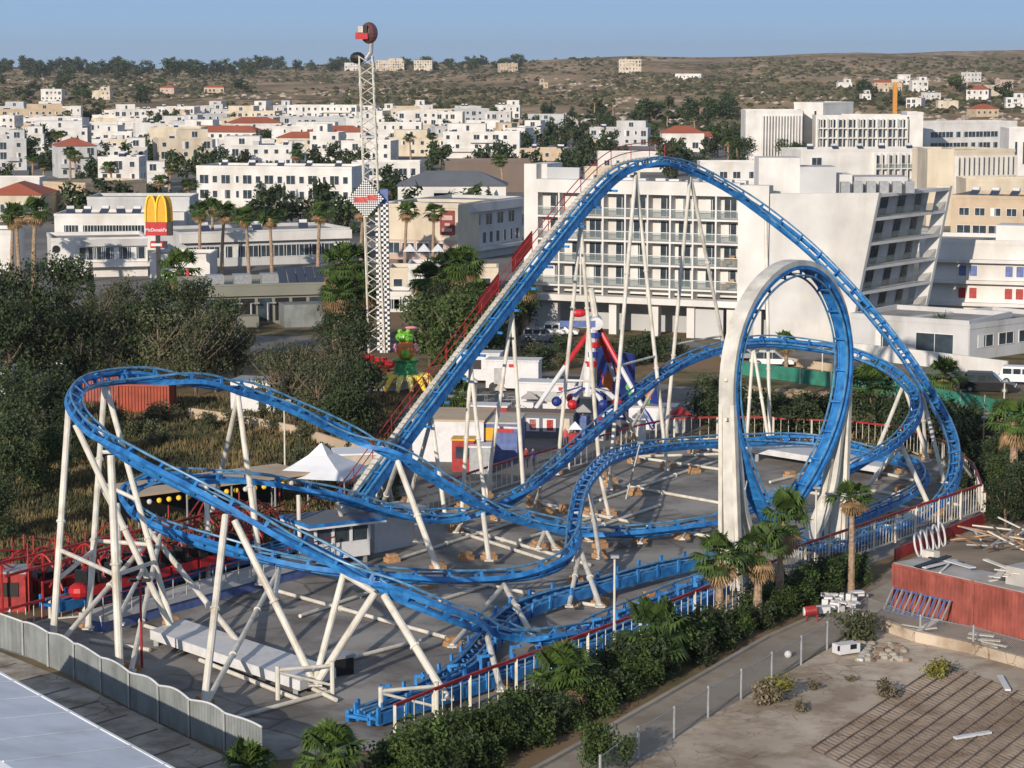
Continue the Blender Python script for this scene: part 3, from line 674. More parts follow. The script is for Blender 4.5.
def fence_rail(pts, h, label, name='railing_fence', rail='redp', z0=0.0, step=2.6, pick=.42, postm='white', grp=None, cat='fence', plinth=None):
    t = thing(name, label, cat, pts[0], 0, grp)
    for a, b in zip(pts, pts[1:]):
        L = (b-a).length; n_ = max(1, int(L/step)); d = (b-a)/L
        for i in range(n_):
            p = a+(b-a)*i/n_; q = a+(b-a)*(i+1)/n_
            s = MB(); s.box((p.x, p.y, z0+h/2), (.14, .14, h)); s.build('post', M[postm], t)
            s = MB(); s.bar(p+V((0, 0, z0+h)), q+V((0, 0, z0+h)), .12, .14); s.build('top_rail', M[rail], t)
            s = MB(); m_ = max(1, int((q-p).length/pick))
            for j in range(1, m_):
                c = p+(q-p)*j/m_; s.box((c.x, c.y, z0+h/2), (.035, .035, h-.1), math.atan2(d.y, d.x))
            s.bar(p+V((0, 0, z0+.12)), q+V((0, 0, z0+.12)), .06, .1)
            s.build('picket_panel', M[postm], t)
    p = pts[-1]; s = MB(); s.box((p.x, p.y, z0+h/2), (.16, .16, h)); s.build('post', M[postm], t)
    return t
nf = [G(395, 748), G(470, 716), G(560, 682), G(640, 650), G(720, 616), G(780, 592), G(852, 566), G(915, 543), G(981, 519)]
fence_rail(nf[:6], 2.0, 'white picket fence with dark red top rail in front of the hedge and palms', pick=.7)
fence_rail([nf[5], nf[6], nf[7], nf[8]], 1.9, 'white picket fence with red rail standing on the bright red plinth', z0=.5, pick=.4)
s = MB(); a, b = G(893, 560)+V((.1, -.1, 0)), G(983, 523)+V((.1, -.1, 0)); s.bar(a+V((0, 0, .35)), b+V((0, 0, .35)), .12, .8); tag(s.build('plinth_wall', M['redp']), 'bright red low plinth board under the right end of the white fence', 'wall')
ff = [G(984, 519), G(973, 488), G(942, 464), G(900, 449), G(850, 443), G(773, 440), G(717, 440), G(674, 441), G(637, 449), G(587, 464), G(512, 485), G(470, 499), G(428, 515)]
fence_rail(ff[:6], 1.8, 'white picket fence with red rail behind the far turn of the coaster', pick=.55)
fence_rail(ff[5:], 1.9, 'pale fence with red top rail between the coaster and the fairground', pick=.7)
def panel_fence(pts, h, label, m, name='sheet_fence', wavy=True):
    t = thing(name, label, 'fence', pts[0]); tot = 0
    for a, b in zip(pts, pts[1:]):
        L = (b-a).length; n_ = max(1, round(L/(3.2 if wavy else 2.3)))
        for i in range(n_):
            p = a+(b-a)*i/n_; q = a+(b-a)*(i+1)/n_; s = MB(); d = (q-p).normalized(); nrm = V((d.y, -d.x, 0)); k = 24; am = random.uniform(.06, .26); pw = random.uniform(.6, 1.6)
            for j in range(k):
                f0, f1 = j/k, (j+1)/k; o0 = nrm*(.025 if j % 2 else -.025); o1 = nrm*(-.025 if j % 2 else .025)
                ht = lambda f: h+(am*math.sin(math.pi*(f**pw)) if wavy else 0)
                A = p+(q-p)*f0+o0; B = p+(q-p)*f1+o1
                s.face([A, B, B+V((0, 0, ht(f1))), A+V((0, 0, ht(f0)))])
            s.build('sheet_panel', m, t)
            if wavy:
                c = MB(); c.path([p+(q-p)*(j/8)+V((0, 0, h+am*math.sin(math.pi*(j/8)**pw)+.03)) for j in range(9)], .05, 6); c.build('top_trim', M['whitesheet'], t)
            s = MB(); s.box((p.x+d.y*.06, p.y-d.x*.06, h/2), (.09, .09, h+.1)); s.build('post', M['galv'], t)
    return t
M['sheetgrey'] = mat('painted_grey_sheet', (.20, .22, .22), .55, .16, .6, spec=.35, detail=9)
panel_fence([G(-25, 640), G(24, 655), G(75, 678), G(130, 708), G(190, 737), G(262, 766)], 1.75, 'grey metal sheet fence with wavy white top edge at the lower left', M['sheetgrey'])
M['corr'] = mat('corrugated_galvanised', (.38, .40, .41), .5, .15, 1.5, spec=.4)
panel_fence([G(-10, 612), G(40, 596), G(62, 590), G(112, 576), G(150, 566)], 1.9, 'plain corrugated grey sheet fence behind the station on the left', M['corr'], wavy=False)
fence_rail([G(-20, 636), G(10, 632), G(50, 621), G(84, 618)], 1.3, 'low railing with dark red rail left of the station platform', pick=.6)
# pavement strip and the pale canopy roof bottom left
M['sg'] = grime(M['sheetgrey'], .9, (.68, .66, .62), .45, .68, (1, 1, .3))
M['slab'] = mat('pavement_slabs', (.40, .36, .31), .9, .22, .5, .2, detail=10)
grime(M['slab'], .6, (.6, .56, .5), .44, .64, None, .8)
P0 = [G(-30, 640), G(24, 660), G(75, 683), G(130, 713), G(190, 742), G(262, 775)]; dl = V((-.42, -.9, 0))
sheet('pavement', [P0[0], P0[2], P0[5], P0[5]+dl*9, P0[0]+dl*9], .03, M['slab'])
t = thing('gutter_strip', 'dark joints across the pale pavement strip beside the wavy grey fence', 'drain', P0[0]); 
for k in range(11):
    a = P0[0]+(P0[5]-P0[0])*(k/10); s = MB(); s.bar(a+V((0, 0, .05))-dl*-.3, a+dl*5+V((-1.2, 0, .05)), .10, .03); s.build('joint_bar', M['road'], t)
M['canvas'] = mat('white_canvas', (.72, .74, .78), .6, .05, .4)
z = 4.2
grime(M['canvas'], .35, (.82, .82, .80), .45, .68)
A, B, C_, D = G(-60, 640, z), G(0, 668, z), G(182, 766, z), G(320, 850, z)
back = V((-.55, -.83, 0))
t = thing('canopy_roof', 'large pale canvas canopy roof in shade at the bottom left corner', 'canopy', (B.x, B.y, 0))
s = MB(); r0 = A; r1 = D
for off0, off1, z0_, z1_ in ((0, 7, 0, 1.1), (7, 14, 1.1, 0)):
    s.face([r0+back*off0+V((0, 0, z0_)), r1+back*off0+V((0, 0, z0_)), r1+back*off1+V((0, 0, z1_)), r0+back*off1+V((0, 0, z1_))])
    s.face([r0+back*off0+V((0, 0, z0_-.12)), r0+back*off1+V((0, 0, z1_-.12)), r1+back*off1+V((0, 0, z1_-.12)), r1+back*off0+V((0, 0, z0_-.12))])
s.build('canvas_cover', M['canvas'], t)
s = MB(); s.bar(r0+V((0, 0, -.1)), r1+V((0, 0, -.1)), .12, .3); s.build('edge_valance', M['canvas'], t)
for k in range(1, 12):
    p = r0+(r1-r0)*(k/12); s = MB(); s.bar(p+V((0, 0, .03)), p+back*7+V((0, 0, 1.13)), .07, .05); s.build('seam', M['canvas'], t)
for k in range(7):
    p = r0+(r1-r0)*(k/6)+back*.4; s = MB(); s.tube((p.x, p.y, 0), (p.x, p.y, z-.1), .07); s.build('canopy_post', M['galv'], t)
# white slabs on the asphalt
def slab(pix4, z1, label, th):
    c = sum(pix4, V((0, 0, 0)))/len(pix4)
    t = thing('stage_platform', label, 'platform', (c.x, c.y, 0)); s = MB(); s.prism([(p.x, p.y) for p in pix4], z1-th, z1); s.build('deck', M['whitesheet'], t)
    for p in pix4:
        q = c+(p-c)*.93; s = MB(); s.box((q.x, q.y, (z1-th)/2), (.25, .25, z1-th)); s.build('leg', M['galv'], t)
slab([G(150, 630, .8), G(183, 619, .8), G(336, 668, .8), G(300, 681, .8)], .8, 'long low white platform on the asphalt at the lower left', .5)
slab([G(752, 447, 1.1), G(775, 440, 1.1), G(888, 456, 1.1), G(880, 467, 1.1)], 1.1, 'white raised deck on the far side of the loop', .45)
# chain link fence, path, lot, low wall
fl = [G(600, 790), G(638, 760), G(674, 739), G(708, 718), G(741, 700), G(771.5, 682), G(801, 665), G(827, 650), G(852, 634), G(867, 622)]
def chain(pts, h, label, zb=0.0):
    t = thing('chain_link_fence', label, 'fence', pts[0])
    for i, p in enumerate(pts):
        s = MB(); s.tube((p.x, p.y, zb), (p.x, p.y, zb+h+.12), .065, n=8); s.build('post', M['galv'], t)
        if i < len(pts)-1:
            q = pts[i+1]; s = MB(); s.tube((p.x, p.y, zb+h), (q.x, q.y, zb+h), .02, n=5); s.build('top_wire', M['galv'], t)
            uvpanel('wire_mesh', p, q, zb+.05, zb+h, M['mesh'], t)
chain(fl, 1.45, 'chain link fence with grey posts along the path and the dusty lot')
wl = [G(867, 622), G(920, 641), G(973, 652), G(1030, 668), G(1080, 684)]
sheet('path', [G(530, 778), G(551, 762), G(660, 700), G(768, 638), G(850, 602), G(905, 575), G(880, 610), G(867, 622), G(741, 700), G(638, 760), G(600, 790)], .02, M['path'])
s = MB()
kp = [G(500, 790), G(551, 762), G(660, 700), G(768, 638), G(850, 602)]
for a, b in zip(kp, kp[1:]): s.bar(a+V((0, 0, .08)), b+V((0, 0, .08)), .25, .16)
tag(s.build('kerb', M['conc']), None, None, None, 'structure')
sheet('concrete_lot', [G(600, 790)]+fl[1:]+wl[1:]+[G(1200, 900), G(560, 900)], .024, M['dust'])
sheet('dirt_lot', [G(867, 622), G(850, 602), G(895, 566), G(983, 525), G(1120, 520), G(1120, 690), G(1030, 668)], .016, mat('gravel_lot', (.24, .19, .14), .95, .25, .3, .3, detail=9))
t = thing('low_wall', 'low concrete wall between the dusty lot and the red containers', 'wall', wl[0])
for a, b in zip(wl, wl[1:]):
    s = MB(); o_ = (b-a).normalized(); nn = V((o_.y, -o_.x, 0)); s.bar(a+nn*.3+V((0, 0, .3)), b+nn*.3+V((0, 0, .3)), .3, .6); s.build('wall_section', M['dust'], t)
chain(wl, 1.35, 'chain link fence standing on the low concrete wall by the containers', .0)
# rusty steel bar grid laid on the lot
M['rust'] = mat('rusty_steel', (.20, .14, .105), .85, .4, 1.2, detail=8)
ga, gb, gc = G(943, 663, .06), G(811, 749, .06), G(1100, 722, .06)
t = thing('reinforcement_grid', 'large rusty steel bar grid lying on the dusty lot', 'steel grid', ga)
e1 = (gb-ga); e2 = (gc-ga)
s = MB()
n1 = 46
for k in range(n1+1):
    a = ga+e1*(k/n1); s.bar(a, a+e2*1.0, .04, .03)
s.build('thin_bars', M['rust'], t)['kind'] = 'stuff'
for k in range(13):
    a = ga+e2*(k/12)+V((0, 0, .05)); s = MB(); s.bar(a, a+e1, .055, .04); s.build('cross_bar', M['rust'], t)
# containers
M['contred'] = mat('container_red', (.30, .085, .065), .65, .2, .9, detail=8); grime(M['contred'], .8, (.6, .5, .45), .5, .7, (1, 1, .3))
M['contorange'] = mat('container_orange', (.30, .055, .025), .6, .15, .9)
M['rooft'] = mat('weathered_roof', (.40, .38, .36), .8, .2, .5, detail=8)
def container(p, e, L, label, m, roofm, group=None, W=2.4, H=2.55):
    e = V(e).normalized(); bk = V((-e.y, e.x, 0)); t = thing('shipping_container', label, 'container', p, 0, group)
    def wallc(a, b, nrm):
        s = MB(); n_ = int((b-a).length/.28); 
        for i in range(n_):
            for (f0, f1, o0, o1) in ((0, .35, 0, 0), (.35, .5, 0, 1), (.5, .85, 1, 1), (.85, 1, 1, 0)):
                A = a+(b-a)*((i+f0)/n_)+nrm*(-.10*o0); B = a+(b-a)*((i+f1)/n_)+nrm*(-.10*o1); s.face([A, B, B+V((0, 0, H-.1)), A+V((0, 0, H-.1))])
        s.build('side_wall', m, t)
    z = V((0, 0, .05)); a, b, c, d = p+z, p+e*L+z, p+e*L+bk*W+z, p+bk*W+z
    wallc(a, b, -bk); wallc(b, c, e); wallc(c, d, bk); wallc(d, a, -e)
    s = MB(); s.bar((a+d)/2+V((0, 0, H)), (b+c)/2+V((0, 0, H)), W+.06, .12); s.build('roof', roofm, t)
    for q in (a, b, c, d): s = MB(); s.box((q.x, q.y, H/2+.05), (.16, .16, H), math.atan2(e.y, e.x)); s.build('corner_post', m, t)
    for q, r_ in ((a, b), (b, c), (c, d), (d, a)):
        s = MB(); s.bar(q+V((0, 0, H-.05)), r_+V((0, 0, H-.05)), .1, .14); s.build('top_rail', m, t)
    return t
ce = V((.60, -.80, 0)); c0 = G(893, 608)
container(c0, ce, 5.9, 'faded red container behind the low wall, the left one, blue frame leaning on it', M['contred'], M['rooft'])
container(c0+ce*6.05, ce, 9.0, 'faded red container behind the low wall cut off by the right edge', M['contred'], M['rooft'])
# leaning blue metal frame
M['bluedull'] = mat('dull_blue_paint', (.09, .13, .30), .6, .2, 2)
t = thing('metal_frame', 'blue barred metal frame leaning on the red container', 'frame', c0)
fa = c0+ce*.4+V((ce.y, -ce.x, 0))*1.2
for k in range(13):
    s = MB(); q = fa+ce*k*.36; s.bar(q+V((0, 0, .1)), q+V((-ce.y, ce.x, 0))*.8+V((0, 0, 1.35)), .1, .06); s.build('bar', M['bluedull'] if k % 2 else M['galv'], t)
for h_ in (.15, 1.3):
    s = MB(); q = fa+V((-ce.y, ce.x, 0))*(.0 if h_ < 1 else .78); s.bar(q+V((0, 0, h_)), q+ce*4.4+V((0, 0, h_)), .08, .08); s.build('rail', M['bluedull'], t)
# things on the container roofs
bk = V((-ce.y, ce.x, 0))
def junk(p, label, name='scrap_sheet', n=4, m='whitesheet', L=1.6, cat='scrap', zz=0.0, seed=1):
    r = random.Random(seed); t = thing(name, label, cat, p)
    for k in range(n):
        q = V(p)+V((r.uniform(-.6, .6), r.uniform(-.6, .6), .08+k*.1)); s = MB(); a = r.uniform(0, 3.1); d = V((math.cos(a), math.sin(a), r.uniform(-.05, .12)))*L*r.uniform(.35, .6)
        s.bar(q-d, q+d, r.uniform(.1, .5), .06); s.build('sheet', M[m], t)
    return t
R0 = c0+V((0, 0, 2.68))
junk(R0+ce*3.2+bk*1.3, 'white plastic sheet lying on the roof of the left red container', L=2.6, n=3, seed=3)
junk(R0+ce*2.0+bk*1.5, 'black tarp strip beside the white sheet on the left container roof', 'tarpaulin', 3, 'black', 2.4, 'tarpaulin', seed=4)
junk(R0+ce*7.6+bk*1.2, 'jumble of white frames on the roof of the right red container', 'scrap_pile', 9, 'white', 2.2, 'scrap', seed=8)
s = MB(); s.box(R0+ce*8.6+bk*1.5+V((0, 0, .5)), (1.9, 1.5, 1.0), -.9); tag(s.build('crate', M['rooft']), 'grey box standing on the roof of the right red container', 'box')
s = MB(); q = c0+ce*.1+bk*2.9; s.box((q.x, q.y, 1.5), (.9, .5, 3.0), -.9); tag(s.build('cabinet', M['white']), 'upright white cabinet at the left end of the red containers', 'cabinet')
junk(G(919, 640)+V((.3, 1.0, 0)), 'timber offcuts on the ground between low wall and left container', 'timber_pile', 6, 'white', 1.5, 'timber', seed=5)
junk(G(985, 655)+V((.3, 1.2, .0)), 'broken white panels between the low wall and right container', 'broken_panel', 7, 'white', 1.3, 'debris', seed=6)
# white hoops leaning on the red plinth
t = thing('hoop_stack', 'stack of white hoops leaning on the red plinth', 'hoops', G(925, 556))
for k in range(5):
    c = G(915+k*6, 556-k*2.6); s = MB(); s.path([c+V((0, 0, .75))+(UD*math.cos(a)*.42+V((0, 0, 1))*math.sin(a)*.75)+ND*.35*(.5-math.sin(a)*.5) for a in [2*math.pi*j/16 for j in range(17)]], .07, 6, False); s.build('hoop', M['whitesheet'], t)
# rubble heap of scrap frames far right
r = random.Random(5); t = thing('scrap_heap', 'heap of tangled rusty and white frames at the right edge', 'scrap heap', G(1005, 545))
for k in range(26):
    p = G(r.uniform(965, 1030), r.uniform(532, 556)); a = r.uniform(0, 3.14); d = V((math.cos(a), math.sin(a), r.uniform(-.2, .4)))*r.uniform(.6, 1.5)
    s = MB(); s.bar(p+V((0, 0, .6))-d, p+V((0, 0, .6))+d, .09, .09); s.build('frame_bar', M[r.choice(['white', 'rust', 'wood', 'galv'])], t)
# rubble, drum, white chair by the hedge end
r = random.Random(9)
t = thing('rubble_heap', 'heap of white broken blocks at the right end of the hedge', 'rubble', G(840, 612))
for k in range(34):
    p = G(r.uniform(822, 858), r.uniform(600, 618)); s = MB(); s.box(p+V((0, 0, r.uniform(.1, .7))), (r.uniform(.2, .7), r.uniform(.2, .6), r.uniform(.1, .4)), r.uniform(0, 3)); s.build('block', M['whitesheet'], t)
t = thing('pressure_drum', 'small red and white machine between hedge end and fence', 'machine', G(812, 622)); p = G(812, 622)
s = MB(); s.tube(p+V((-.4, 0, .6)), p+V((.25, 0, .7)), .28, n=12); s.build('tank', M['redp'], t); s = MB(); s.tube(p+V((-.5, 0, .6)), p+V((-.4, 0, .6)), .24, n=12); s.build('end_cap', M['whitesheet'], t)
for k in (-.3, .3): s = MB(); s.tube(p+V((k, 0, 0)), p+V((k, 0, .5)), .05); s.build('leg', M['redp'], t)
t = thing('car_wreck', 'small white scrap car shell tipped beside the rubble at fence corner', 'scrap', G(846, 655)); p = G(846, 655)
s = MB(); s.box(p+V((0, 0, .4)), (1.3, .7, .5), .5); s.build('shell', M['whitesheet'], t)
for k in (-.35, .35): s = MB(); s.box(p+V((k, k*.5-.37, .5)), (.4, .06, .26), .5); s.build('opening', M['black'], t)
r = random.Random(11); t = thing('stone_pile', 'pile of grey stones in the corner of the dusty lot', 'stones', G(880, 652))
for k in range(60):
    p = G(r.uniform(858, 906), r.uniform(644, 662)); s = MB(); s.ball(p+V((0, 0, .08)), r.uniform(.12, .3), 6, 4, (1, .8, .7)); s.build('stone', M['conc'] if k % 3 else M['rust'], t)
for a, b, l in (((955, 738), (990, 732), 'pale plank lying across the rusty grid, the longer one'), ((1000, 676), (1008, 690), 'short pale plank at the top right of the rusty grid'), ((860, 660), (866, 650), 'short white kerb stone standing by the stone pile')):
    s = MB(); s.bar(G(*a, .14), G(*b, .14), .28, .1); tag(s.build('plank', M['whitesheet']), l, 'plank')
s = MB(); s.ball(G(788, 658)+V((0, 0, .2)), .2, 12, 8); tag(s.build('float_ball', M['whitesheet']), 'white ball lying on the path by the chain link fence', 'ball')
for i, (px, py, k, s_, wh) in enumerate(((775, 700, 'yellow', 1.25, 'beside the chain link fence on the lot'), (936, 678, 'yellow', 1.0, 'at the top of the rusty grid'), (886, 698, 'dry', 1.0, 'at the left edge of the rusty grid'), (848, 640, 'scrub', 1.0, 'at the fence corner'), (868, 640, 'scrub', .9, 'at the fence corner'), (768, 704, 'dry', 1.2, 'beside the chain link fence on the lot'), (800, 712, 'dry', .6, 'on the dusty lot'), (815, 690, 'dry', .5, 'on the dusty lot'), (850, 682, 'dry', .4, 'on the dusty lot'))):
    bush(k, G(px, py), s_, wh)
# hedge with palms
r = random.Random(21)
top = [(395, 770), (470, 745), (560, 712), (640, 676), (720, 640), (790, 604), (850, 578)]
bot = [(430, 815), (490, 775), (575, 728), (652, 688), (732, 645), (795, 612), (850, 590)]
def along(L, f): k = f*(len(L)-1); i = min(len(L)-2, int(k)); q = k-i; return (L[i][0]*(1-q)+L[i+1][0]*q, L[i][1]*(1-q)+L[i+1][1]*q)
for row, fr in ((0, .15), (1, .5), (2, .82)):
    for k in range(19):
        f = (k+.5*(row % 2)+r.uniform(-.2, .2))/18.6; f = max(0, min(1, f)); a = along(top, f); b = along(bot, f); p = G(a[0]+(b[0]-a[0])*fr, a[1]+(b[1]-a[1])*fr)
        bush('hedge' if r.random() > .2 else 'dark', p, r.uniform(.7, 1.05)*(1.0 if row < 2 else .75)*(1 if f < .6 else .85), 'in the hedge by the coaster fence', 'bushes of the hedge', 1.05)
for px, py in ((608, 765), (450, 755), (500, 745)): bush('hedge', G(px, py+8), 1.0, 'below the hedge at the bottom edge', 'bushes of the hedge', .8)
for kind, px, py, h in (('short', 565, 714, 2.8), ('short', 657, 674, 3.1), ('mid', 719, 634, 5.0), ('mid', 757, 626, 5.0), ('mid', 779, 612, 6.2), ('tall', 851, 594, 6.0), ('short', 332, 796, 2.6), ('short', 250, 806, 2.3)):
    palm(kind, G(px, py), h, 'in the row along the hedge', spread={'tall': .95, 'mid': .85}.get(kind))
s = MB()
# ================================================================= LAMP POSTS
def lamp_post(base, h, label, m='white', head='flood', col2='galv', n=2, lean=(0, 0)):
    t = thing('lamp_post', label, 'lamp post', base); top = V(base)+V((lean[0], lean[1], h)); s = MB(); s.tube(base, top, .075, .055, 8); s.build('pole', M[m], t)
    for k in range(n):
        q = top+V(((k-(n-1)/2)*.7, -.1, .05)); s = MB(); s.bar(top, q, .05, .05); s.build('arm', M[m], t); s = MB(); s.box(q+V((0, -.1, 0)), (.42, .3, .14)); s.build('lamp_head', M[col2], t)
lamp_post(G(614, 672), 6.0, 'thin white lamp post rising out of the hedge', n=1)
lamp_post(G(815, 566), 4.9, 'thin white pole behind the hedge just right of the loop', n=1)
lamp_post(G(142, 668), 4.6, 'thin red lamp post with black floodlights under the left turnaround', 'redp', n=2, col2='black')
lamp_post(G(1003, 442), 5.0, 'pale street lamp beside the black car on the right', n=1)
lamp_post(G(285, 474), 5.6, 'white lamp post with twin heads in the dry field', n=2)
lamp_post(G(626, 499), 4.0, 'leaning grey lamp pole on the asphalt inside the far curve', 'galv', n=1, lean=(1.0, .3))
lamp_post(G(822, 385), 3.6, 'thin street lamp seen through the loop', n=2)
lamp_post(G(983, 455), 3.0, 'short post on the bank right of the first drop', 'wood', n=1)
# ================================================================= BUILDINGS
def wm(name, c, var=.07): M[name] = mat(name, c, .85, var, .25, detail=6); return M[name]
wm('white_wall', (.62, .605, .58), .1); wm('cream_wall', (.56, .49, .38)); wm('tan_wall', (.48, .38, .27)); wm('grey_wall', (.42, .43, .44)); wm('pink_wall', (.46, .34, .28)); wm('brown_wall', (.16, .12, .10)); wm('olive_wall', (.20, .20, .165)); wm('pale_grey_wall', (.48, .48, .48))
wm('roof_flat', (.33, .32, .31)); wm('roof_tile', (.36, .10, .055)); wm('slate_roof', (.13, .14, .16)); wm('solar', (.03, .045, .08))
grime(M['white_wall'], .22, (.84, .81, .77), .48, .72, (1, 1, .25)); grime(M['pale_grey_wall'], .3, (.8, .78, .75), .48, .7, (1, 1, .25)); grime(M['cream_wall'], .3, (.82, .78, .74), .48, .7, (1, 1, .25)); grime(M['tan_wall'], .3, (.8, .76, .72), .48, .7); grime(M['roof_flat'], .25, (.6, .58, .55), .42, .62)
M['frame'] = mat('window_frame', (.62, .62, .60), .5, .05); M['awning'] = mat('awning_canvas', (.45, .40, .33), .8, .1)
CN = {'white_wall': 'white', 'cream_wall': 'cream', 'tan_wall': 'tan', 'grey_wall': 'grey', 'pink_wall': 'pinkish', 'brown_wall': 'dark brown', 'olive_wall': 'drab olive', 'pale_grey_wall': 'pale grey'}
_W = {}
def window(parent, x, z, w_, h_, y=0.0, rz=0.0, style='std', name='window'):
    if style == 'std' and random.random() < .3: style = 'curt'
    w_ = round(w_, 1); h_ = round(h_, 1); k = (w_, h_, style)
    if k not in _W:
        s = MB(); d = .0
        s.mi(0).bb((-w_/2-.07, -.07, -h_/2-.07), (w_/2+.07, .05, -h_/2)); s.bb((-w_/2-.07, -.07, h_/2), (w_/2+.07, .05, h_/2+.07)); s.bb((-w_/2-.07, -.07, -h_/2), (-w_/2, .05, h_/2)); s.bb((w_/2, -.07, -h_/2), (w_/2+.07, .05, h_/2))
        if w_ > 1.2: s.bb((-.03, -.06, -h_/2), (.03, .04, h_/2))
        if style == 'arch': s.bb((-w_/2-.07, -.09, h_/2+.07), (w_/2+.07, .05, h_/2+.12))
        s.mi(1).bb((-w_/2, -.02, -h_/2), (w_/2, .03, h_/2))
        if style == 'curt': s.mi(0).bb((-w_/2, -.045, -h_/2), (-w_*.12, -.022, h_/2))
        gl = {'red': M['redp'], 'bluew': M['bluedull']}.get(style, M['glass'])
        _W[k] = s.mesh('window', [M['frame'], gl])
    return link(name, _W[k], parent, (x, y, z), rz)
_H = None
def heater(parent, x, y, z):
    global _H
    if _H is None:
        s = MB(); s.mi(0).tube((-.6, .5, 1.2), (.6, .5, 1.2), .32, n=10); s.mi(1).bar((0, -.9, .15), (0, .35, 1.0), 1.5, .08); s.mi(0).tube((-.5, .5, 0), (-.5, .5, 1), .04, n=4); s.tube((.5, .5, 0), (.5, .5, 1), .04, n=4)
        _H = s.mesh('solar_heater', [M['whitesheet'], M['solar']])
    return link('solar_heater', _H, parent, (x, y, z), random.uniform(-.3, .3))
def bld(A, Bp, depth, H, wall, name='building', label=None, cat='building', parapet=.55, roof='flat', z0=None, group=None):
    A, Bp = V(A), V(Bp); e = (Bp-A); L = e.length; rz = math.atan2(e.y, e.x); t = thing(name, label, cat, (A.x, A.y, A.z if z0 is None else z0), rz, group, local=True); t['L'] = 0; del t['L']
    s = MB(); s.bb((0, 0, -2.0 if A.y > 900 else 0), (L, depth, H)); s.build('wall', M[wall], t)
    if roof == 'flat':
        s = MB(); s.bb((.25, .25, H+.004), (L-.25, depth-.25, H+.05)); s.build('roof', M['roof_flat'], t)
        if parapet:
            s = MB(); q = .25; s.bb((-.06, -.06, H), (L+.06, q, H+parapet)); s.bb((-.06, depth-q, H), (L+.06, depth+.06, H+parapet)); s.bb((-.06, q, H), (q, depth-q, H+parapet)); s.bb((L-q, q, H), (L+.06, depth-q, H+parapet)); s.build('parapet', M[wall], t)
    elif roof in ('roof_tile', 'slate_roof'):
        s = MB(); o_ = .4; rh = min(L, depth)*.2; a, b, c, d = V((-o_, -o_, H)), V((L+o_, -o_, H)), V((L+o_, depth+o_, H)), V((-o_, depth+o_, H))
        if L > depth: r1, r2 = V((depth*.4, depth/2, H+rh)), V((L-depth*.4, depth/2, H+rh)); s.face([a, b, r2, r1]); s.face([c, d, r1, r2]); s.face([b, c, r2]); s.face([d, a, r1])
        else: r1, r2 = V((L/2, L*.4, H+rh)), V((L/2, depth-L*.4, H+rh)); s.face([a, b, r1]); s.face([b, c, r2, r1]); s.face([c, d, r2]); s.face([d, a, r1, r2])
        s.face([d, c, b, a]); s.build('roof', M[roof], t)
    return t, L
def winrow(t, L, z, w_, h_, n, x0=None, x1=None, style='std', y=-.0, side=None, depth=0, name='window'):
    x0 = L*.06 if x0 is None else x0; x1 = L*.94 if x1 is None else x1
    for i in range(n):
        x = x0+(x1-x0)*(i+.5)/n
        if side == 'R': window(t, L, z, w_, h_, x, R(90), style, name)
        elif side == 'L': window(t, 0, z, w_, h_, x, R(-90), style, name)
        else: window(t, x, z, w_, h_, y, 0, style, name)
def balcony_grid(t, x0, x1, z0, nf, fh, nb, dep=1.5, rail=True, winw=None, slabm='white_wall', alt=True):
    bw = (x1-x0)/nb
    for f in range(nf):
        z = z0+f*fh; s = MB(); s.bb((x0, -dep, z-.22), (x1, -.01, z)); s.build('balcony_slab', M[slabm], t)
        for b in range(nb):
            ww = winw or bw*.48
            if alt and b % 2 == 1: wx = x0+bw*b+ww/2+.15
            else: wx = x0+bw*(b+1)-ww/2-.15
            window(t, wx, z+fh*.46, ww, fh*.78, -.02, 0, 'std', 'balcony_door')
            if rail:
                k = ('rail', round(bw, 2))
                if k not in _W:
                    s = MB(); s.mi(0).bb((.06, -.02, 0), (bw-.06, .02, .9)); s.mi(1).bb((.06, -.04, .9), (bw-.06, .04, .96)); _W[k] = s.mesh('balcony_rail', [M['balglass'], M['frame']])
                link('balcony_rail', _W[k], t, (x0+bw*b, -dep+.05, z+.02))
    for b in range(nb+1):
        s = MB(); x = x0+bw*b; s.bb((x-.09, -dep-.02, z0-.2), (x+.09, -.01, z0+nf*fh)); s.build('partition', M[slabm], t)
def HT(px, py, Y): return PY(px, py, Y).z
# ---- big white hotel in the middle
A = G(524, 330); Bp = G(767, 342)
e = (Bp-A).normalized(); L = (Bp-A).length
t = thing('hotel_building', 'large white hotel with four rows of glass balconies behind the lift hill', 'hotel', A, math.atan2(e.y, e.x), local=True)
def lx(px):   # local x of a pixel on the facade
    d = ray(px, 300); k = (A.x*d.y-A.y*d.x)/(e.y*d.x-e.x*d.y); return k
s = MB(); s.bb((0, 1.5, 4.6), (L, 16, 16.2)); s.build('wall', M['white_wall'], t)
x0, x1 = lx(537), lx(738)
s = MB(); s.bb((0, 0, 4.4), (x0-.1, 1.49, 19.2)); s.bb((0.02, 1.49, 16.2), (x0+.6, 6, 19.18)); s.build('stair_tower', M['white_wall'], t)
s = MB(); s.bb((x1+.1, 0, 4.4), (L, 1.49, 17.3)); s.build('end_wall', M['white_wall'], t)
s = MB(); s.bb((x0-.1, -.1, 16.0), (x1+.1, 1.49, 17.5)); s.build('roof_beam', M['white_wall'], t)
s = MB(); s.bb((x0-.1, 1.5, 16.2), (x0+4.6, 2.0, 18.8)); s.build('roof_wall', M['grey_wall'], t)
s = MB(); s.bb((-.0, -.9, 3.7), (L, 1.48, 4.4)); s.build('canopy_slab', M['white_wall'], t)
s = MB(); s.bb((0.1, 5.0, 0), (L-.1, 15.8, 4.59)); s.build('ground_floor_wall', M['grey_wall'], t)
for px in (530, 612, 654, 690, 730, 757):
    s = MB(); x = lx(px); s.bb((x-.45, .2, 0), (x+.45, 1.2, 3.69)); s.build('column', M['white_wall'], t)
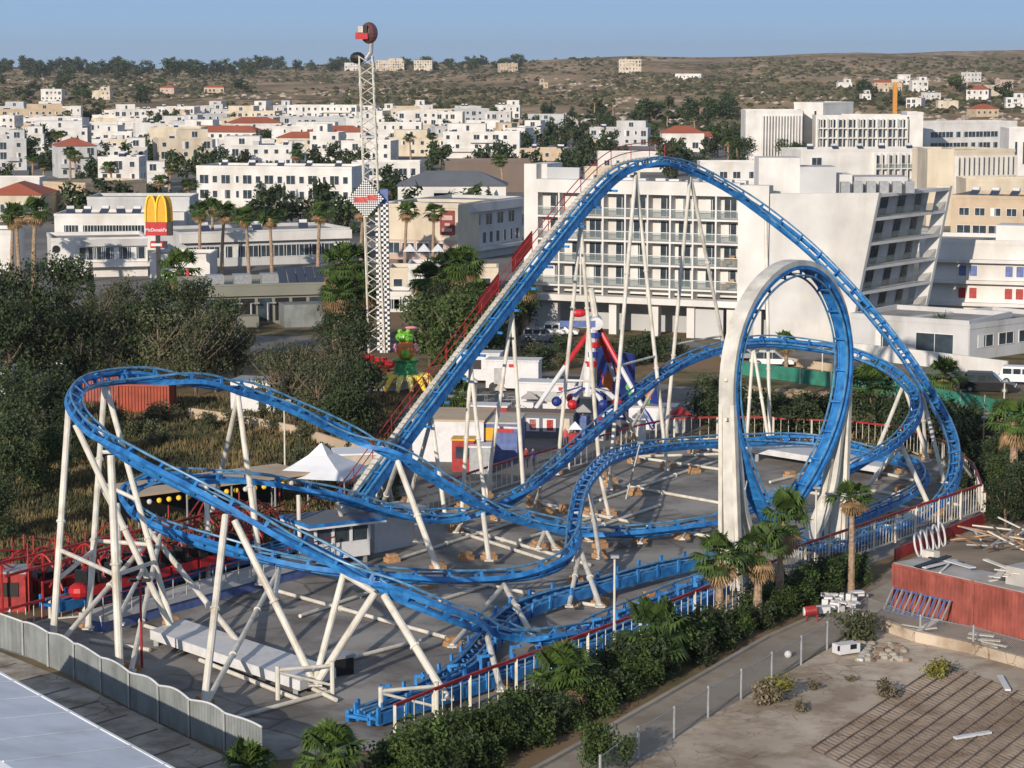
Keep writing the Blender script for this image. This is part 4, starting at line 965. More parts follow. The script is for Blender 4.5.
s = MB(); s.bb((lx(694), .5, 0), (lx(722), .8, 3.4)); s.build('site_wall', M['pale_grey_wall'], t)
s = MB(); s.bb((0.2, .5, 0), (lx(556), 1.3, 3.68)); s.build('end_pier', M['pale_grey_wall'], t)
balw = 9; bw = (x1-x0)/balw
tt = t
def shift_grid(t):
    for f in range(4):
        z = 5.5+f*2.63; s = MB(); s.bb((x0, 0, z-.2), (x1, 1.49, z)); s.build('balcony_slab', M['white_wall'], t)
        for b in range(balw):
            ww = 1.45; wx = x0+bw*(b+1)-ww/2-.2 if b in (0, 1, 3, 5, 7) else x0+bw*b+ww/2+.5
            o = window(t, wx, z+1.15, ww, 2.0, 1.48, 0, 'std', 'balcony_door')
            k = ('mrail',)
            if k not in _W:
                s = MB(); s.mi(0).bb((.1, -.02, 0), (bw-.1, .02, .95)); s.mi(1).bb((.1, -.04, .95), (bw-.1, .04, 1.02)); _W[k] = s.mesh('balcony_rail', [M['balglass'], M['frame']])
            link('balcony_rail', _W[k], t, (x0+bw*b, .08, z+.02))
    for b in range(balw+1):
        s = MB(); x = x0+bw*b; s.bb((x-.1, -.02, 4.4), (x+.1, 1.48, 16.0)); s.build('partition', M['white_wall'], t)
shift_grid(t)
M['cardboard'] = mat('cardboard', (.42, .26, .13), .8, .2, 2)
for z, n_ in ((8.15, 5), (5.5, 3)):
    for k in range(n_):
        s = MB(); s.box((x1-1.9+k*.42, .8, z+.35+(k % 3)*.3), (.5, .5, .6), k*.3); s.build('stored_box', M['cardboard'], t)
for k in range(6):
    s = MB(); s.tube((x0+1.5+k*.9, 2.6, 17.4), (x0+1.5+k*.9, 3.0, 17.4), .45, n=12) if k < 4 else s.box((x0+6+k*3, 3, 17.0), (1.6, 1.4, 1.2)); s.build('roof_vent', M['galv'], t)
for k in range(9): s = MB(); s.box((x0+7+k*2.0, 5+k % 2, 16.9), (1.2, 1.0, 1.3)); s.build('air_conditioner', M['whitesheet'], t)
# ---- slanted white wing
D0 = G(768, 343); C0 = G(849, 341.5); ex = (C0-D0).normalized(); Lw = (C0-D0).length; bv = V((10.5, 14.5, 0)); bl = bv.length
t = thing('slanted_building', 'white wing with blank slanting front wall and glass balconies on its right side', 'hotel', D0)
topz = HT(880, 193, C0.y); tx = (PY(880, 193, C0.y)-C0).x
def wallpoly(off, th, x_in, name):
    """leaning wall slab: lower corner at C0, upper corner further right"""
    s = MB(); n_ = bv.normalized(); f = [D0+ex*x_in, C0, C0+ex*tx+V((0, 0, topz)), D0+ex*(x_in+(tx if x_in > 0 else 0))+V((0, 0, topz))]
    a = [p+n_*off for p in f]; b = [p+n_*(off+th) for p in f]
    s.face(a); s.face(b[::-1])
    for i in range(4): s.face([a[i], b[i], b[(i+1) % 4], a[(i+1) % 4]])
    return s.build(name, M['white_wall'], t)
wallpoly(0, .6, 0, 'front_wall'); wallpoly(bl, .6, Lw-1.6, 'end_fin')
nb_ = bv.normalized()
s = MB(); a = [D0+nb_*.62, C0+nb_*.62-ex*2.4, C0+nb_*bl-ex*2.4, D0+nb_*bl]; up = [p+V((0, 0, topz-.3))+(ex*tx*.98 if i in (1, 2) else V((0, 0, 0))) for i, p in enumerate(a)]
s.face(a[::-1]); s.face(up)
for i in range(4): s.face([a[i], a[(i+1) % 4], up[(i+1) % 4], up[i]])
s.build('wing_body', M['pale_grey_wall'], t)
for k in range(6):
    z = topz*(k+.9)/6 if k < 5 else topz-.4; f = z/topz; q = C0+ex*tx*f; s = MB()
    P_ = [q+nb_*.62-ex*2.6, q+nb_*.62, q+nb_*(bl-.02), q+nb_*(bl-.02)-ex*2.6]; s.prism([(p.x, p.y) for p in P_], z-.12, z+.22); s.build('floor_slab', M['white_wall'], t)
    if k < 5:
        f2 = (z+1.2)/topz; s = MB(); a1_ = q+nb_*.7+V((0, 0, z+.23)); a2_ = q+nb_*(bl-.1)+V((0, 0, z+.23)); dv = ex*tx*(1.0/topz)+V((0, 0, 1.0)); s.face([a1_, a2_, a2_+dv, a1_+dv]); s.face([a1_+ex*-.04, a1_+dv+ex*-.04, a2_+dv+ex*-.04, a2_+ex*-.04]); s.build('balcony_glass', M['balglass'], t)
        for j in range(4):
            c = q+nb_*(1.6+j*4.3)-ex*2.25; dd = ex*tx*(2.2/topz)+V((0, 0, 2.2)); s = MB(); s.face([c+V((0, 0, z+.25)), c+nb_*1.7+V((0, 0, z+.25)), c+nb_*1.7+dd+V((0, 0, z+.25)), c+dd+V((0, 0, z+.25))]); s.build('balcony_door', M['glass'], t)
for px0, px1, zt, dd, mt in ((757, 798, 20.2, 6, 'white_wall'), (798, 834, 19.2, 5.5, 'pale_grey_wall'), (770, 850, 18.3, 9.5, 'white_wall'), (850, 905, 18.0, 12, 'pale_grey_wall')):
    a = PY(px0, 300, D0.y+3.0+dd*.3); b = PY(px1, 300, D0.y+3.0+dd*.3); s = MB(); s.bb((a.x, a.y, topz-.29), (b.x, a.y+5, zt)); s.build('roof_block', M[mt], t)
for k in range(6): s = MB(); a = D0+ex*(6+k*1.5)+nb_*5; s.box((a.x, a.y, topz+.4), (1, 1, 1.3)); s.build('air_conditioner', M['galv'], t)
# ---- low annex, street walls
A = G(850, 352); Bp = G(968, 361)
t, L = bld(A, Bp, 11, HT(968, 326, Bp.y), 'pale_grey_wall', 'annex_building', 'low flat-roofed grey annex at the foot of the slanted white wing')
window(t, L*.72, 1.6, 4.2, 2.0); window(t, L*.28, 1.7, 1.5, 1.6); winrow(t, L, 1.8, 2.4, 1.8, 3, 1, 10, side='R')
A = G(969, 361); Bp = G(1060, 348)
t, L = bld(A, Bp, 9, 3.3, 'pale_grey_wall', 'annex_building', 'long low grey building with glazed strip at the right edge')
winrow(t, L, 1.9, 2.6, 1.2, 4)
def wallrun(pts, h, m, label, name='boundary_wall', th=.25):
    t = thing(name, label, 'wall', pts[0])
    for a, b in zip(pts, pts[1:]): s = MB(); s.bar(a+V((0, 0, h/2)), b+V((0, 0, h/2)), th, h); s.build('wall_section', M[m], t)
wallrun([G(843, 357), G(930, 367), G(1007, 377)], 1.6, 'white_wall', 'white street wall behind the black car on the right')
wallrun([G(1007, 378), G(1080, 389)], 1.3, 'white_wall', 'short white wall at the right edge behind the parked cars')
wallrun([G(725, 356), G(835, 372)], .8, 'tan_wall', 'low tan wall beside the street seen through the loop')
M['greenmesh'] = mat('green_screen_mesh', (.03, .17, .12), .7, .2, 1)
t = thing('screen_fence', 'green mesh screen fence along the street behind the loop', 'fence', G(740, 372)); gp_ = [G(735, 375), G(800, 384), G(895, 397), G(960, 409), G(1035, 424)]
for a, b in zip(gp_, gp_[1:]):
    n_ = max(1, int((b-a).length/3))
    for i in range(n_):
        p = a+(b-a)*i/n_; q = a+(b-a)*(i+1)/n_; s = MB(); s.bar(p+V((0, 0, .8)), q+V((0, 0, .8)), .03, 1.4); s.build('mesh_panel', M['greenmesh'], t); s = MB(); s.box(p+V((0, 0, .85)), (.1, .1, 1.7)); s.build('post', M['galv'], t)
# ---- right background
OCC = []
def B(l, r_, yb, yt, depth, wall, label, wins=(), name='building', roof='flat', yb2=None, cat='building', group=None, heat=0):
    OCC.append((l, r_, yb, yt)); A = G(l, yb); Bp = G(r_, yb2 or yb); A.z = Bp.z = 0; H = HT(l, yt, A.y); t, L = bld(A, Bp, depth, H, wall, name, label, cat, roof=roof, group=group)
    for (zf, w_, h_, n_) in wins: winrow(t, L, H*zf, w_, h_, n_)
    for k in range(heat): heater(t, L*(k+.7)/(heat+.4), depth*.4+random.uniform(-1, 1), H+.05)
    return t, L, H
t, L, H = B(918, 1040, 312, 243, 12, 'white_wall', 'white building with red and blue shuttered windows at the right edge', yb2=316)
for zf, sty in ((.62, 'bluew'), (.30, 'red')):
    for fx in (.36, .45, .74, .83): window(t, L*fx, H*zf, .9, 1.3, 0, 0, sty)
for zf in (.18, .50, .80): s = MB(); s.bb((-.3, -1.0, H*zf-.5), (L+.2, -.01, H*zf-.1)); s.build('balcony_slab', M['white_wall'], t)
s = MB(); s.bb((L*.6, 3, H), (L, 8, H+2.2)); s.build('roof_room', M['white_wall'], t)
t, L, H = B(950, 1040, 250, 198, 14, 'tan_wall', 'tan apartment block above the red and blue windows on the right', ((.75, 1.6, 1.2, 5), (.4, 2.2, 1.5, 5)), yb2=253, heat=4)
t, L, H = B(926, 952, 226, 152, 12, 'cream_wall', 'tall blank cream stair block left of the grooved beige hotel', name='stair_block')
t, L, H = B(952, 1013, 226, 153, 14, 'cream_wall', 'beige hotel with deep vertical window slots on the right', yb2=224, name='hotel_building')
balcony_grid(t, .3, L-.3, H*.15, 3, H*.27, 12, 1.2, False)
B(965, 1060, 232, 182, 10, 'cream_wall', 'plain beige block in front of the slotted hotel', name='apartment_block')
t, L, H = B(800, 932, 205, 152, 12, 'white_wall', 'long white hotel with balconies behind the slanted wing', yb2=203, name='hotel_building', heat=5)
balcony_grid(t, L*.55, L-.5, H*.12, 3, H*.28, 9, 1.2, True)
window(t, L*.12, H*.8, 2.2, 2)
t, L, H = B(745, 802, 172, 112, 14, 'white_wall', 'tall white hotel with vertical ribs at the left of the far hotel group', name='hotel_building')
for k in range(14): s = MB(); s.bb((L*.28+k*L*.052, -.7, 1), (L*.28+k*L*.052+.5, -.01, H-1)); s.build('rib', M['white_wall'], t)
winrow(t, L, H*.5, .8, H*.85, 13, L*.28, L)
t, L, H = B(793, 822, 170, 104, 16, 'white_wall', 'tallest white tower of the far hotel group', name='hotel_tower', yb2=171)
winrow(t, L, H*.5, 1.2, H*.8, 2); B(820, 846, 160, 107, 14, 'grey_wall', 'grey slab tower standing beside the tallest white far tower', name='hotel_tower')
t, L, H = B(815, 908, 172, 117, 14, 'white_wall', 'long far white hotel with a regular grid of balconies', name='hotel_building')
balcony_grid(t, .5, L-.5, H*.10, 5, H*.175, 18, 1.3, False)
t, L, H = B(906, 922, 172, 114, 10, 'white_wall', 'narrow white lift block joining the far gridded hotel', name='stair_block')
t, L, H = B(920, 1016, 168, 124, 14, 'white_wall', 'far white hotel with three rows of paired dark windows at the right', name='hotel_building', yb2=166)
for zf in (.25, .5, .75): winrow(t, L, H*zf, 2.4, 1.6, 9, L*.1, L*.8)
B(1008, 1040, 176, 130, 12, 'white_wall', 'white block at the right edge beside the far hotels', ((.5, 1, 6, 3),))
B(895, 960, 186, 165, 10, 'white_wall', 'low white block in front of the paired window hotel', ((.5, 1.4, 1.4, 5),), name='apartment_block')
B(915, 940, 262, 235, 8, 'pale_grey_wall', 'small grey house between slanted wing and tan block', ((.5, 1, 1.2, 2),), name='house')
# yellow crane
t = thing('tower_crane', 'slim orange tower crane standing behind the far gridded hotel', 'crane', G(894, 140)); p = G(894, 140)
s = MB(); s.box(p+V((0, 0, 11)), (1.6, 1.6, 22)); s.build('mast', mat('crane_orange', (.5, .22, .04), .6), t); s = MB(); s.box(p+V((0, 0, 23)), (3, 1.4, 1.2)); s.build('cab', M['cream_wall'], t)
# ---- centre behind the hotel
t, L, H = B(662, 704, 152, 133, 12, 'white_wall', 'white villa with red tiled roof behind the coaster crest', ((.35, 2, 2, 3),), roof='roof_tile', name='villa')
t, L, H = B(690, 720, 150, 137, 9, 'pink_wall', 'pinkish house with red roof right of the white villa', ((.5, 1.4, 1.4, 2),), roof='roof_tile', name='house')
B(598, 665, 172, 154, 10, 'white_wall', 'long white flat house above the main hotel roof', ((.5, 1.4, 1.4, 6),), name='house'); B(700, 760, 186, 164, 10, 'white_wall', 'white house with red trim right of the coaster crest', ((.5, 1.8, 1.6, 4),), name='house')
B(585, 640, 186, 170, 9, 'cream_wall', 'cream house half hidden behind the main hotel roof', ((.5, 1.8, 1.6, 4),), name='house')
# ---- left foreground of the town
t, L, H = B(385, 458, 262, 207, 14, 'cream_wall', 'cream building with dark red sign and pink arched lower storey', yb2=264, name='shop_building')
s = MB(); s.bb((0, -.25, 0), (L*.98, -.01, H*.42)); s.build('lower_facade', M['pink_wall'], t)
for k in range(4): window(t, L*(.13+.2*k), H*.27, 1.9, 1.6, -.26, 0, 'arch')
s = MB(); s.bb((0, -1.0, H*.0), (L, -.26, H*.06)); s.build('awning', M['brown_wall'], t)
s = MB(); s.bb((L*.76, -.14, H*.52), (L*.96, -.005, H*.96)); sg = s.build('wall_sign', mat('sign_maroon', (.17, .018, .02), .5), t)
for zf, hh, ww in ((.83, .35, .70), (.71, .2, .35), (.61, .25, .66)): s = MB(); s.bb((L*(.86-.1*ww), -.17, H*zf-hh), (L*(.86+.1*ww), -.142, H*zf+hh)); s.build('sign_band', M['pink_wall'], sg)
t, L, H = B(459, 522, 262, 207, 13, 'pale_grey_wall', 'glazed grey wing right of the cream building with the maroon sign', yb2=252, name='shop_building')
for k in range(5): window(t, L*(.1+.18*k), H*.72, 2.1, 1.8)
for k in range(9): window(t, L*(.07+.106*k), H*.38, 1.1, 1.7)
s = MB(); s.bb((-.2, -1.1, H*.16), (L, -.01, H*.22)); s.build('balcony_slab', M['pale_grey_wall'], t); s = MB(); s.bb((-.2, -.8, H*.88), (L, -.01, H*1.04)); s.build('eaves', M['pale_grey_wall'], t)
t, L, H = B(398, 506, 226, 186, 13, 'white_wall', 'long white house with dark slate roof above the maroon sign', ((.62, 1.8, 1.3, 4), (.62, .9, 1.2, 9)), roof='slate_roof', name='long_house')
B(434, 452, 226, 193, 6, 'pale_grey_wall', 'square pale stair block in front of the long slate-roofed house', name='stair_block')
t, L, H = B(445, 530, 192, 163, 14, 'brown_wall', 'long blank dark brown building left of the main hotel', name='warehouse')
for l, r_, yb, yt, c, lab, w_ in ((388, 408, 300, 272, 'cream_wall', 'small cream house with one brown window right of the checkered tower', ((.6, 1.1, 1.1, 1),)), (408, 442, 300, 268, 'white_wall', 'small white house below the pink arched storey', ((.6, 1.4, 1, 1),)), (383, 432, 312, 296, 'white_wall', 'low white kiosk row right of the checkered tower', ((.5, 2, 1.2, 4),)), (440, 498, 292, 272, 'cream_wall', 'low cream house behind the bushy palms beside the lift', ((.5, 1.2, 1, 3),))):
    B(l, r_, yb, yt, 7, c, lab, w_, name='house')
for k in range(3):
    a = G(410+k*14, 276); s = MB(); c = V((a.x, a.y, 3.6)); w2 = 1.4
    for i in range(4):
        an = math.pi/4+i*math.pi/2; an2 = an+math.pi/2; s.face([c+V((math.cos(an)*w2, math.sin(an)*w2, 0)), c+V((math.cos(an2)*w2, math.sin(an2)*w2, 0)), c+V((0, 0, 1.1))])
    t = thing('gazebo_tent', ('left', 'middle', 'right')[k]+' one of three white pointed gazebos below the pink arches', 'tent', (a.x, a.y, 0)); s.build('tent_roof', M['whitesheet'], t)
    for q in (-1, 1): s = MB(); s.tube((a.x+q*.9, a.y, 0), (a.x+q*.9, a.y, 3.6), .06); s.build('tent_pole', M['galv'], t)
t, L, H = B(197, 352, 207, 168, 14, 'white_wall', 'long white two-storey hotel left of the checkered tower', yb2=209, name='hotel_building', heat=5)
for zf in (.34, .72):
    for k in range(14): window(t, L*(.05+.07*k), H*zf, 1.0 if k % 2 else 1.9, 1.4 if k % 2 else 1.8)
t, L, H = B(352, 420, 192, 164, 10, 'white_wall', 'white two-storey block with blue-grey windows right of the tower top', ((.3, 1.8, 1.6, 7), (.72, 1.8, 1.6, 7)), name='apartment_block')
t, L, H = B(52, 148, 278, 242, 12, 'white_wall', 'white and glass low building left of the golden arches', name='shop_building', yb2=276)
for k in range(7): window(t, L*(.36+.09*k), H*.66, 1.9, 1.7)
s = MB(); s.bb((L*.3, -1.6, H*.30), (L*1.02, -.01, H*.42)); s.build('terrace_slab', M['white_wall'], t); s = MB(); s.bb((L*.3, -.5, H*.86), (L, -.01, H*1.05)); s.build('eaves', M['pale_grey_wall'], t)
s = MB(); s.tube((L*.05, -.12, H*.8), (L*.05, -.01, H*.8), .55, n=16); s.build('round_sign', M['black'], t)
t, L, H = B(55, 162, 250, 217, 12, 'white_wall', 'long white building with windows behind the low glass-fronted one', ((.62, 1.9, 1.4, 10),), name='long_house', heat=6)
t, L, H = B(150, 210, 278, 258, 9, 'white_wall', 'long low white terrace wall behind the arches pole', name='terrace_building'); 
t, L, H = B(180, 350, 268, 236, 14, 'pale_grey_wall', 'long grey flat-roofed arcade behind the tall palms', yb2=262, name='arcade_building', heat=3)
for k in range(13): window(t, L*(.05+.075*k), H*.45, 2.4, 1.7)
s = MB(); s.bb((0, -1.0, H*.78), (L, -.01, H*1.06)); s.build('eaves', M['white_wall'], t)
t, L, H = B(192, 330, 326, 290, 12, 'olive_wall', 'drab olive flat building with pipes behind the bare trees', yb2=322, name='restaurant_building')
for k in range(7): s = MB(); s.bb((L*(.10+.125*k), -.06, .4), (L*(.20+.125*k), -.012, H*.72)); s.build('dark_opening', M['black'] if k % 3 else M['glass'], t)
s = MB(); s.bb((L*.62, -4.5, 0), (L*1.0, -.6, H*.62)); s.build('side_block', M['sheetgrey'], t); s = MB(); s.bb((L*.1, -3.2, 0), (L*.45, -.6, H*.3)); s.build('kitchen_block', M['olive_wall'], t)
for k in range(4): s = MB(); s.bb((L*(.15+.2*k), 4, H+.06), (L*(.15+.2*k)+2, 6, H+1.3)); s.build('roof_plant', M['galv'], t)
s = MB(); s.bb((0, -.5, H*.8), (L, -.01, H*1.08)); s.build('fascia', M['olive_wall'], t)
for k in range(5): s = MB(); s.path([(L*(.3+.12*k), -.7, .2), (L*(.3+.12*k), -.7, H*.6), (L*(.36+.12*k), -.7, H*.6)], .12, 6); s.build('duct', M['galv'], t)
t = thing('solar_array', 'dark slanted solar panels on a frame left of the checkered tower', 'solar panels', G(308, 322)); p = G(308, 322)
for k in range(5): s = MB(); s.bar(p+V((-2.6+k*1.1, 0, 3.6)), p+V((-3.4+k*1.1, 2.2, 6.4)), 1.0, .08); s.build('panel', M['solar'], t)
for k in (-2.6, 2.0): s = MB(); s.tube(p+V((k, .8, 0)), p+V((k-.4, .8, 4.6)), .1); s.build('post', M['galv'], t)
t, L, H = B(-15, 42, 222, 195, 16, 'cream_wall', 'cream building with broad red tiled roof at the left edge', ((.5, 1.4, 1.6, 6),), roof='roof_tile', name='hall_building')
t, L, H = B(44, 86, 216, 184, 18, 'tan_wall', 'plain tan block right of the red tiled hall', name='hall_building', yb2=218)
t, L, H = B(-20, 12, 275, 234, 10, 'white_wall', 'white curved wall block at the left edge behind the palms', name='building')
t, L, H = B(-20, 40, 205, 180, 8, 'white_wall', 'white house peeping over the red tiled hall', ((.5, 1.4, 1.2, 3),), name='house')
t, L, H = B(88, 190, 240, 200, 12, 'pale_grey_wall', 'white arcaded villa with dark arches behind the golden arches', name='villa')
for k in range(9): window(t, L*(.08+.1*k), H*.62, 1.3, 1.5, 0, 0, 'arch')
s = MB(); s.bb((L*.72, -3, 0), (L*.97, -.01, H*.72)); s.build('wing', M['white_wall'], t)
# ---- arches pole sign
M['yel'] = mat('sign_yellow', (.62, .33, .012), .45, .08); M['yel2'] = mat('sign_bright_yellow', (.9, .6, .06), .4, .05); M['signred'] = mat('sign_red', (.44, .015, .02), .45, .12)
p = G(159, 288); t = thing('pole_sign', 'tall black pole sign with golden arches above a red name board', 'sign', p)
Yp = p.y; s = MB(); s.box(p+V((0, 0, 4.2)), (.55, .55, 8.4)); s.build('pole', M['black'], t)
zt = HT(158, 196, Yp); zr1 = HT(158, 222, Yp); zr0 = HT(158, 235.5, Yp); xw = 1.45
s = MB(); s.box((p.x+.15, p.y+.3, (zr0+zr1)/2), (2*xw+.7, 1.2, zr1-zr0)); bd = s.build('name_board', [M['black'], M['signred']], t)
s = MB(); s.box((p.x-.2, p.y-.32, (zr0+zr1)/2), (2*xw, .06, zr1-zr0-.05)); s.build('board_face', M['signred'], bd)
text('lettering', "McDonald's", .62, (p.x-.2, p.y-.36, (zr0+zr1)/2-.15), (R(90), 0, 0), M['whitesheet'], t, .02, .015)
s = MB(); s.box((p.x+.1, p.y+.2, zr0-1.25), (2.2, .8, .9)); s.build('lower_box', M['black'], t); s = MB(); s.box((p.x-.2, p.y-.23, zr0-1.25), (1.7, .06, .8)); lb = s.build('lower_face', M['signred'], t)
s = MB(); s.box((p.x-.2, p.y-.27, zr0-1.25), (1.45, .03, .36)); s.build('white_strip', M['whitesheet'], lb)
# solid rounded body behind the two arches
body = MB(); n_ = 14; hA = zt-zr1
def archpts(cx, wd, h, n=14): return [V((cx+wd*math.cos(math.pi*(1-i/n)), 0, h*math.sin(math.pi*(i/n))**.62)) for i in range(n+1)]
for cx in (-.72, .72):
    P_ = archpts(cx, .70, hA); 
    for off in (0,):
        f1 = [p+V((-.2, -.2, zr1-p.z))+q for q in P_]; f2 = [q+V((.75, 1.1, 0)) for q in f1]; body.face(f1); body.face(f2[::-1])
        for i in range(len(f1)-1): body.face([f1[i], f2[i], f2[i+1], f1[i+1]])
body.build('arch_body', M['yel'], t)
for cx in (-.72, .72):
    P_ = archpts(cx, .72, hA+.1); s = MB(); s.path([p+V((-.2, -.28, zr1))+q for q in P_], .14, 8); s.build('arch', M['yel2'], t)
s = MB(); q = G(188, 300); s.box(q+V((0, 0, 2)), (.3, .3, 4)); tag(s.build('flag_banner', M['signred']), 'thin red banner right of the arches pole above the bare trees', 'banner')
# ================================================================= FAIRGROUND
M['chk'] = bpy.data.materials.new('checker_panel'); m = M['chk']; m.use_nodes = True; n = m.node_tree; b = n.nodes['Principled BSDF']; tc = n.nodes.new('ShaderNodeTexCoord'); ck = n.nodes.new('ShaderNodeTexChecker'); ck.inputs['Scale'].default_value = 3.6
ck.inputs['Color1'].default_value = (.7, .7, .7, 1); ck.inputs['Color2'].default_value = (.01, .01, .01, 1); n.links.new(tc.outputs['UV'], ck.inputs[0]); n.links.new(ck.outputs[0], b.inputs[0])
def chkpanel(name, P4, w_, h_, parent):
    s = MB(); s.face(P4); o = s.build(name, M['chk'], parent); uv = o.data.uv_layers.new(name='UVMap')
    for i, c in enumerate(((0, 0), (w_, 0), (w_, h_), (0, h_))): uv.data[i].uv = c
    return o
p = G(376, 352); Yt = p.y; zt = HT(367, 56, Yt); xt = PY(366, 56, Yt).x
t = thing('ride_tower', 'tall white lattice ride tower with black and white checkered column', 'fairground tower', p)
def lattice(bx, by, zb, tx_, zt_, w_, m, par, nseg):
    cs = [(-w_, -w_), (w_, -w_), (w_, w_), (-w_, w_)]
    for cx, cy in cs: s = MB(); s.tube((bx+cx, by+cy, zb), (tx_+cx*.8, by+cy*.8, zt_), .11, .09, 6); s.build('corner_tube', M[m], par)
    for k in range(nseg):
        f0, f1 = k/nseg, (k+1)/nseg
        s = MB()
        for i in range(4):
            a, b2 = cs[i], cs[(i+1) % 4]
            if k % 2: a, b2 = b2, a
            s.tube((bx+(tx_-bx)*f0+a[0]*.95, by+a[1]*.95, zb+(zt_-zb)*f0), (bx+(tx_-bx)*f1+b2[0]*.9, by+b2[1]*.9, zb+(zt_-zb)*f1), .055, n=4)
        s.build('lattice_bracing', M[m], par)
lattice(PY(377, 340, Yt).x, Yt, 0, xt, zt, .85, 'white', t, 30)
xa = PY(384, 352, Yt).x; xb = PY(382, 205, Yt).x; zc = HT(382, 203, Yt); hw = .68
for dy, dx in ((-hw, 0), (hw, 0)): chkpanel('checker_face', [V((xa-hw, Yt+dy, 0)), V((xa+hw, Yt+dy, 0)), V((xb+hw, Yt+dy, zc)), V((xb-hw, Yt+dy, zc))], 1.36, zc, t)
for dx in (-hw, hw): chkpanel('checker_face', [V((xa+dx, Yt-hw, 0)), V((xa+dx, Yt+hw, 0)), V((xb+dx, Yt+hw, zc)), V((xb+dx, Yt-hw, zc))], 1.36, zc, t)
zs = HT(366, 198, Yt); cx = PY(366.5, 198, Yt).x
dsg = chkpanel('diamond_sign', [V((cx, Yt-1.3, zs-2.1)), V((cx+1.9, Yt-1.3, zs)), V((cx, Yt-1.3, zs+2.1)), V((cx-1.9, Yt-1.3, zs))], 5, 5, t)
s = MB(); s.box((cx-.55, Yt-1.36, zs-.1), (1.3, .05, .6), 0); s.box((cx+.65, Yt-1.37, zs+.12), (1.0, .05, .6)); s.build('sign_lettering_panel', mat('faded_red', (.48, .07, .06), .5, .5, 4), dsg)
s = MB(); s.box((PY(383, 195, Yt).x, Yt, zs+.2), (1.1, 1.1, 1.5)); s.build('column_cap', M['bluedull'], t)
xtp = xt; s = MB(); s.path([(xtp, Yt, zt-.3), (xtp+.5, Yt, zt+.4), (xtp+.55, Yt, zt+1.6), (xtp+.4, Yt, zt+2.4)], .25, 8); s.build('top_arm', M['galv'], t)
s = MB(); s.ball((xtp-.9, Yt, zt-.2), .8, 10, 6, (1, .7, .8)); s.build('counter_weight', M['black'], t)
zg = HT(366, 33, Yt)
s = MB(); s.ball((xtp+.35, Yt, zg), 1.15, 12, 8, (.8, .8, 1)); go = s.build('gondola', mat('gondola_brown', (.12, .05, .05), .5), t)
s = MB(); s.box((xtp-.4, Yt-.7, zg-.3), (1.3, .7, .7)); s.build('seat', M['signred'], go); s = MB(); s.box((xtp-.5, Yt-.8, zg+.35), (.5, .5, .7)); s.build('harness', M['white'], go); s = MB(); s.box((xtp+.0, Yt-.85, zg+.4), (.4, .5, .8)); s.build('harness', M['black'], go)
# swinging ride
p = G(592, 425); t = thing('swing_ride', 'red white and blue swinging claw ride on slanted legs in front of the hotel', 'fairground ride', p); Ys = p.y
hub = PY(596, 322, Ys); M['ridewhite'] = M['whitesheet']; M['navy'] = mat('navy_paint', (.02, .04, .22), .4)
for fx, fy, dy in ((522, 402, -3), (652, 392, -3), (575, 400, 6), (630, 400, 6)):
    f = PY(fx, fy, Ys); f = V((f.x, Ys+dy, 0)) if dy > 0 else V((f.x, Ys+dy, 0.2)); m1 = hub+(f-hub)*.42; m2 = hub+(f-hub)*.82
    s = MB(); s.tube(hub, m1, .24, .22); lg = s.build('leg', M['signred'], t); s = MB(); s.tube(m1, m2, .2, .2); s.build('leg_middle', M['ridewhite'], lg); s = MB(); s.tube(m2, f, .28); s.build('leg_foot', M['navy'], lg)
s = MB(); s.tube(hub+V((0, -1.5, 0)), hub+V((0, 1.5, 0)), .55, n=12); s.build('hub', M['ridewhite'], t)
s = MB(); s.tube(hub+V((-.3, -.6, 0)), PY(587, 395, Ys)-V((0, .6, 0)), .5, .45, 10); ar = s.build('swing_arm', M['ridewhite'], t)
for k in range(4): s = MB(); q = hub+(PY(587, 395, Ys)-hub)*(.2+.13*k); s.tube(q+V((0, -.65, .0)), q+V((0, -.65, .45)), .53, n=10); s.build('red_band', M['signred' if k % 2 else 'navy'], ar)
base = PY(587, 395, Ys)
for k in range(6):
    a = k*math.pi/3; q = base+V((math.cos(a)*2.6, math.sin(a)*2.2-.4, -.5)); s = MB(); s.path([base+V((0, -.5, .4)), base+V((math.cos(a)*1.6, math.sin(a)*1.3, .4)), q], [.3, .28, .2], 6); am = s.build('claw_arm', M['ridewhite'], t)
    s = MB(); s.ball(q, .45, 8, 6); s.build('seat_pod', M['navy' if k % 2 else 'signred'], am); s = MB(); s.bar(base+V((math.cos(a)*.6, math.sin(a)*.6-.5, .78)), q+V((0, 0, .72)), .25, .05); s.build('blue_stripe', M['navy'], am)
s = MB(); s.ball(PY(578, 312, Ys)+V((0, -.9, 0)), .6, 10, 6, (1.2, .5, .6)); s.build('top_ornament', M['signred'], t)
s = MB(); s.box(PY(577, 322, Ys)+V((0, -1.5, 0)), (3.0, .1, .55)); s.build('letter_board', M['bluedull'], t)
s = MB(); s.tube(hub+V((0, 0, 0)), PY(591, 288, Ys), .3, .25, 8); s.build('mast', M['white'], t)
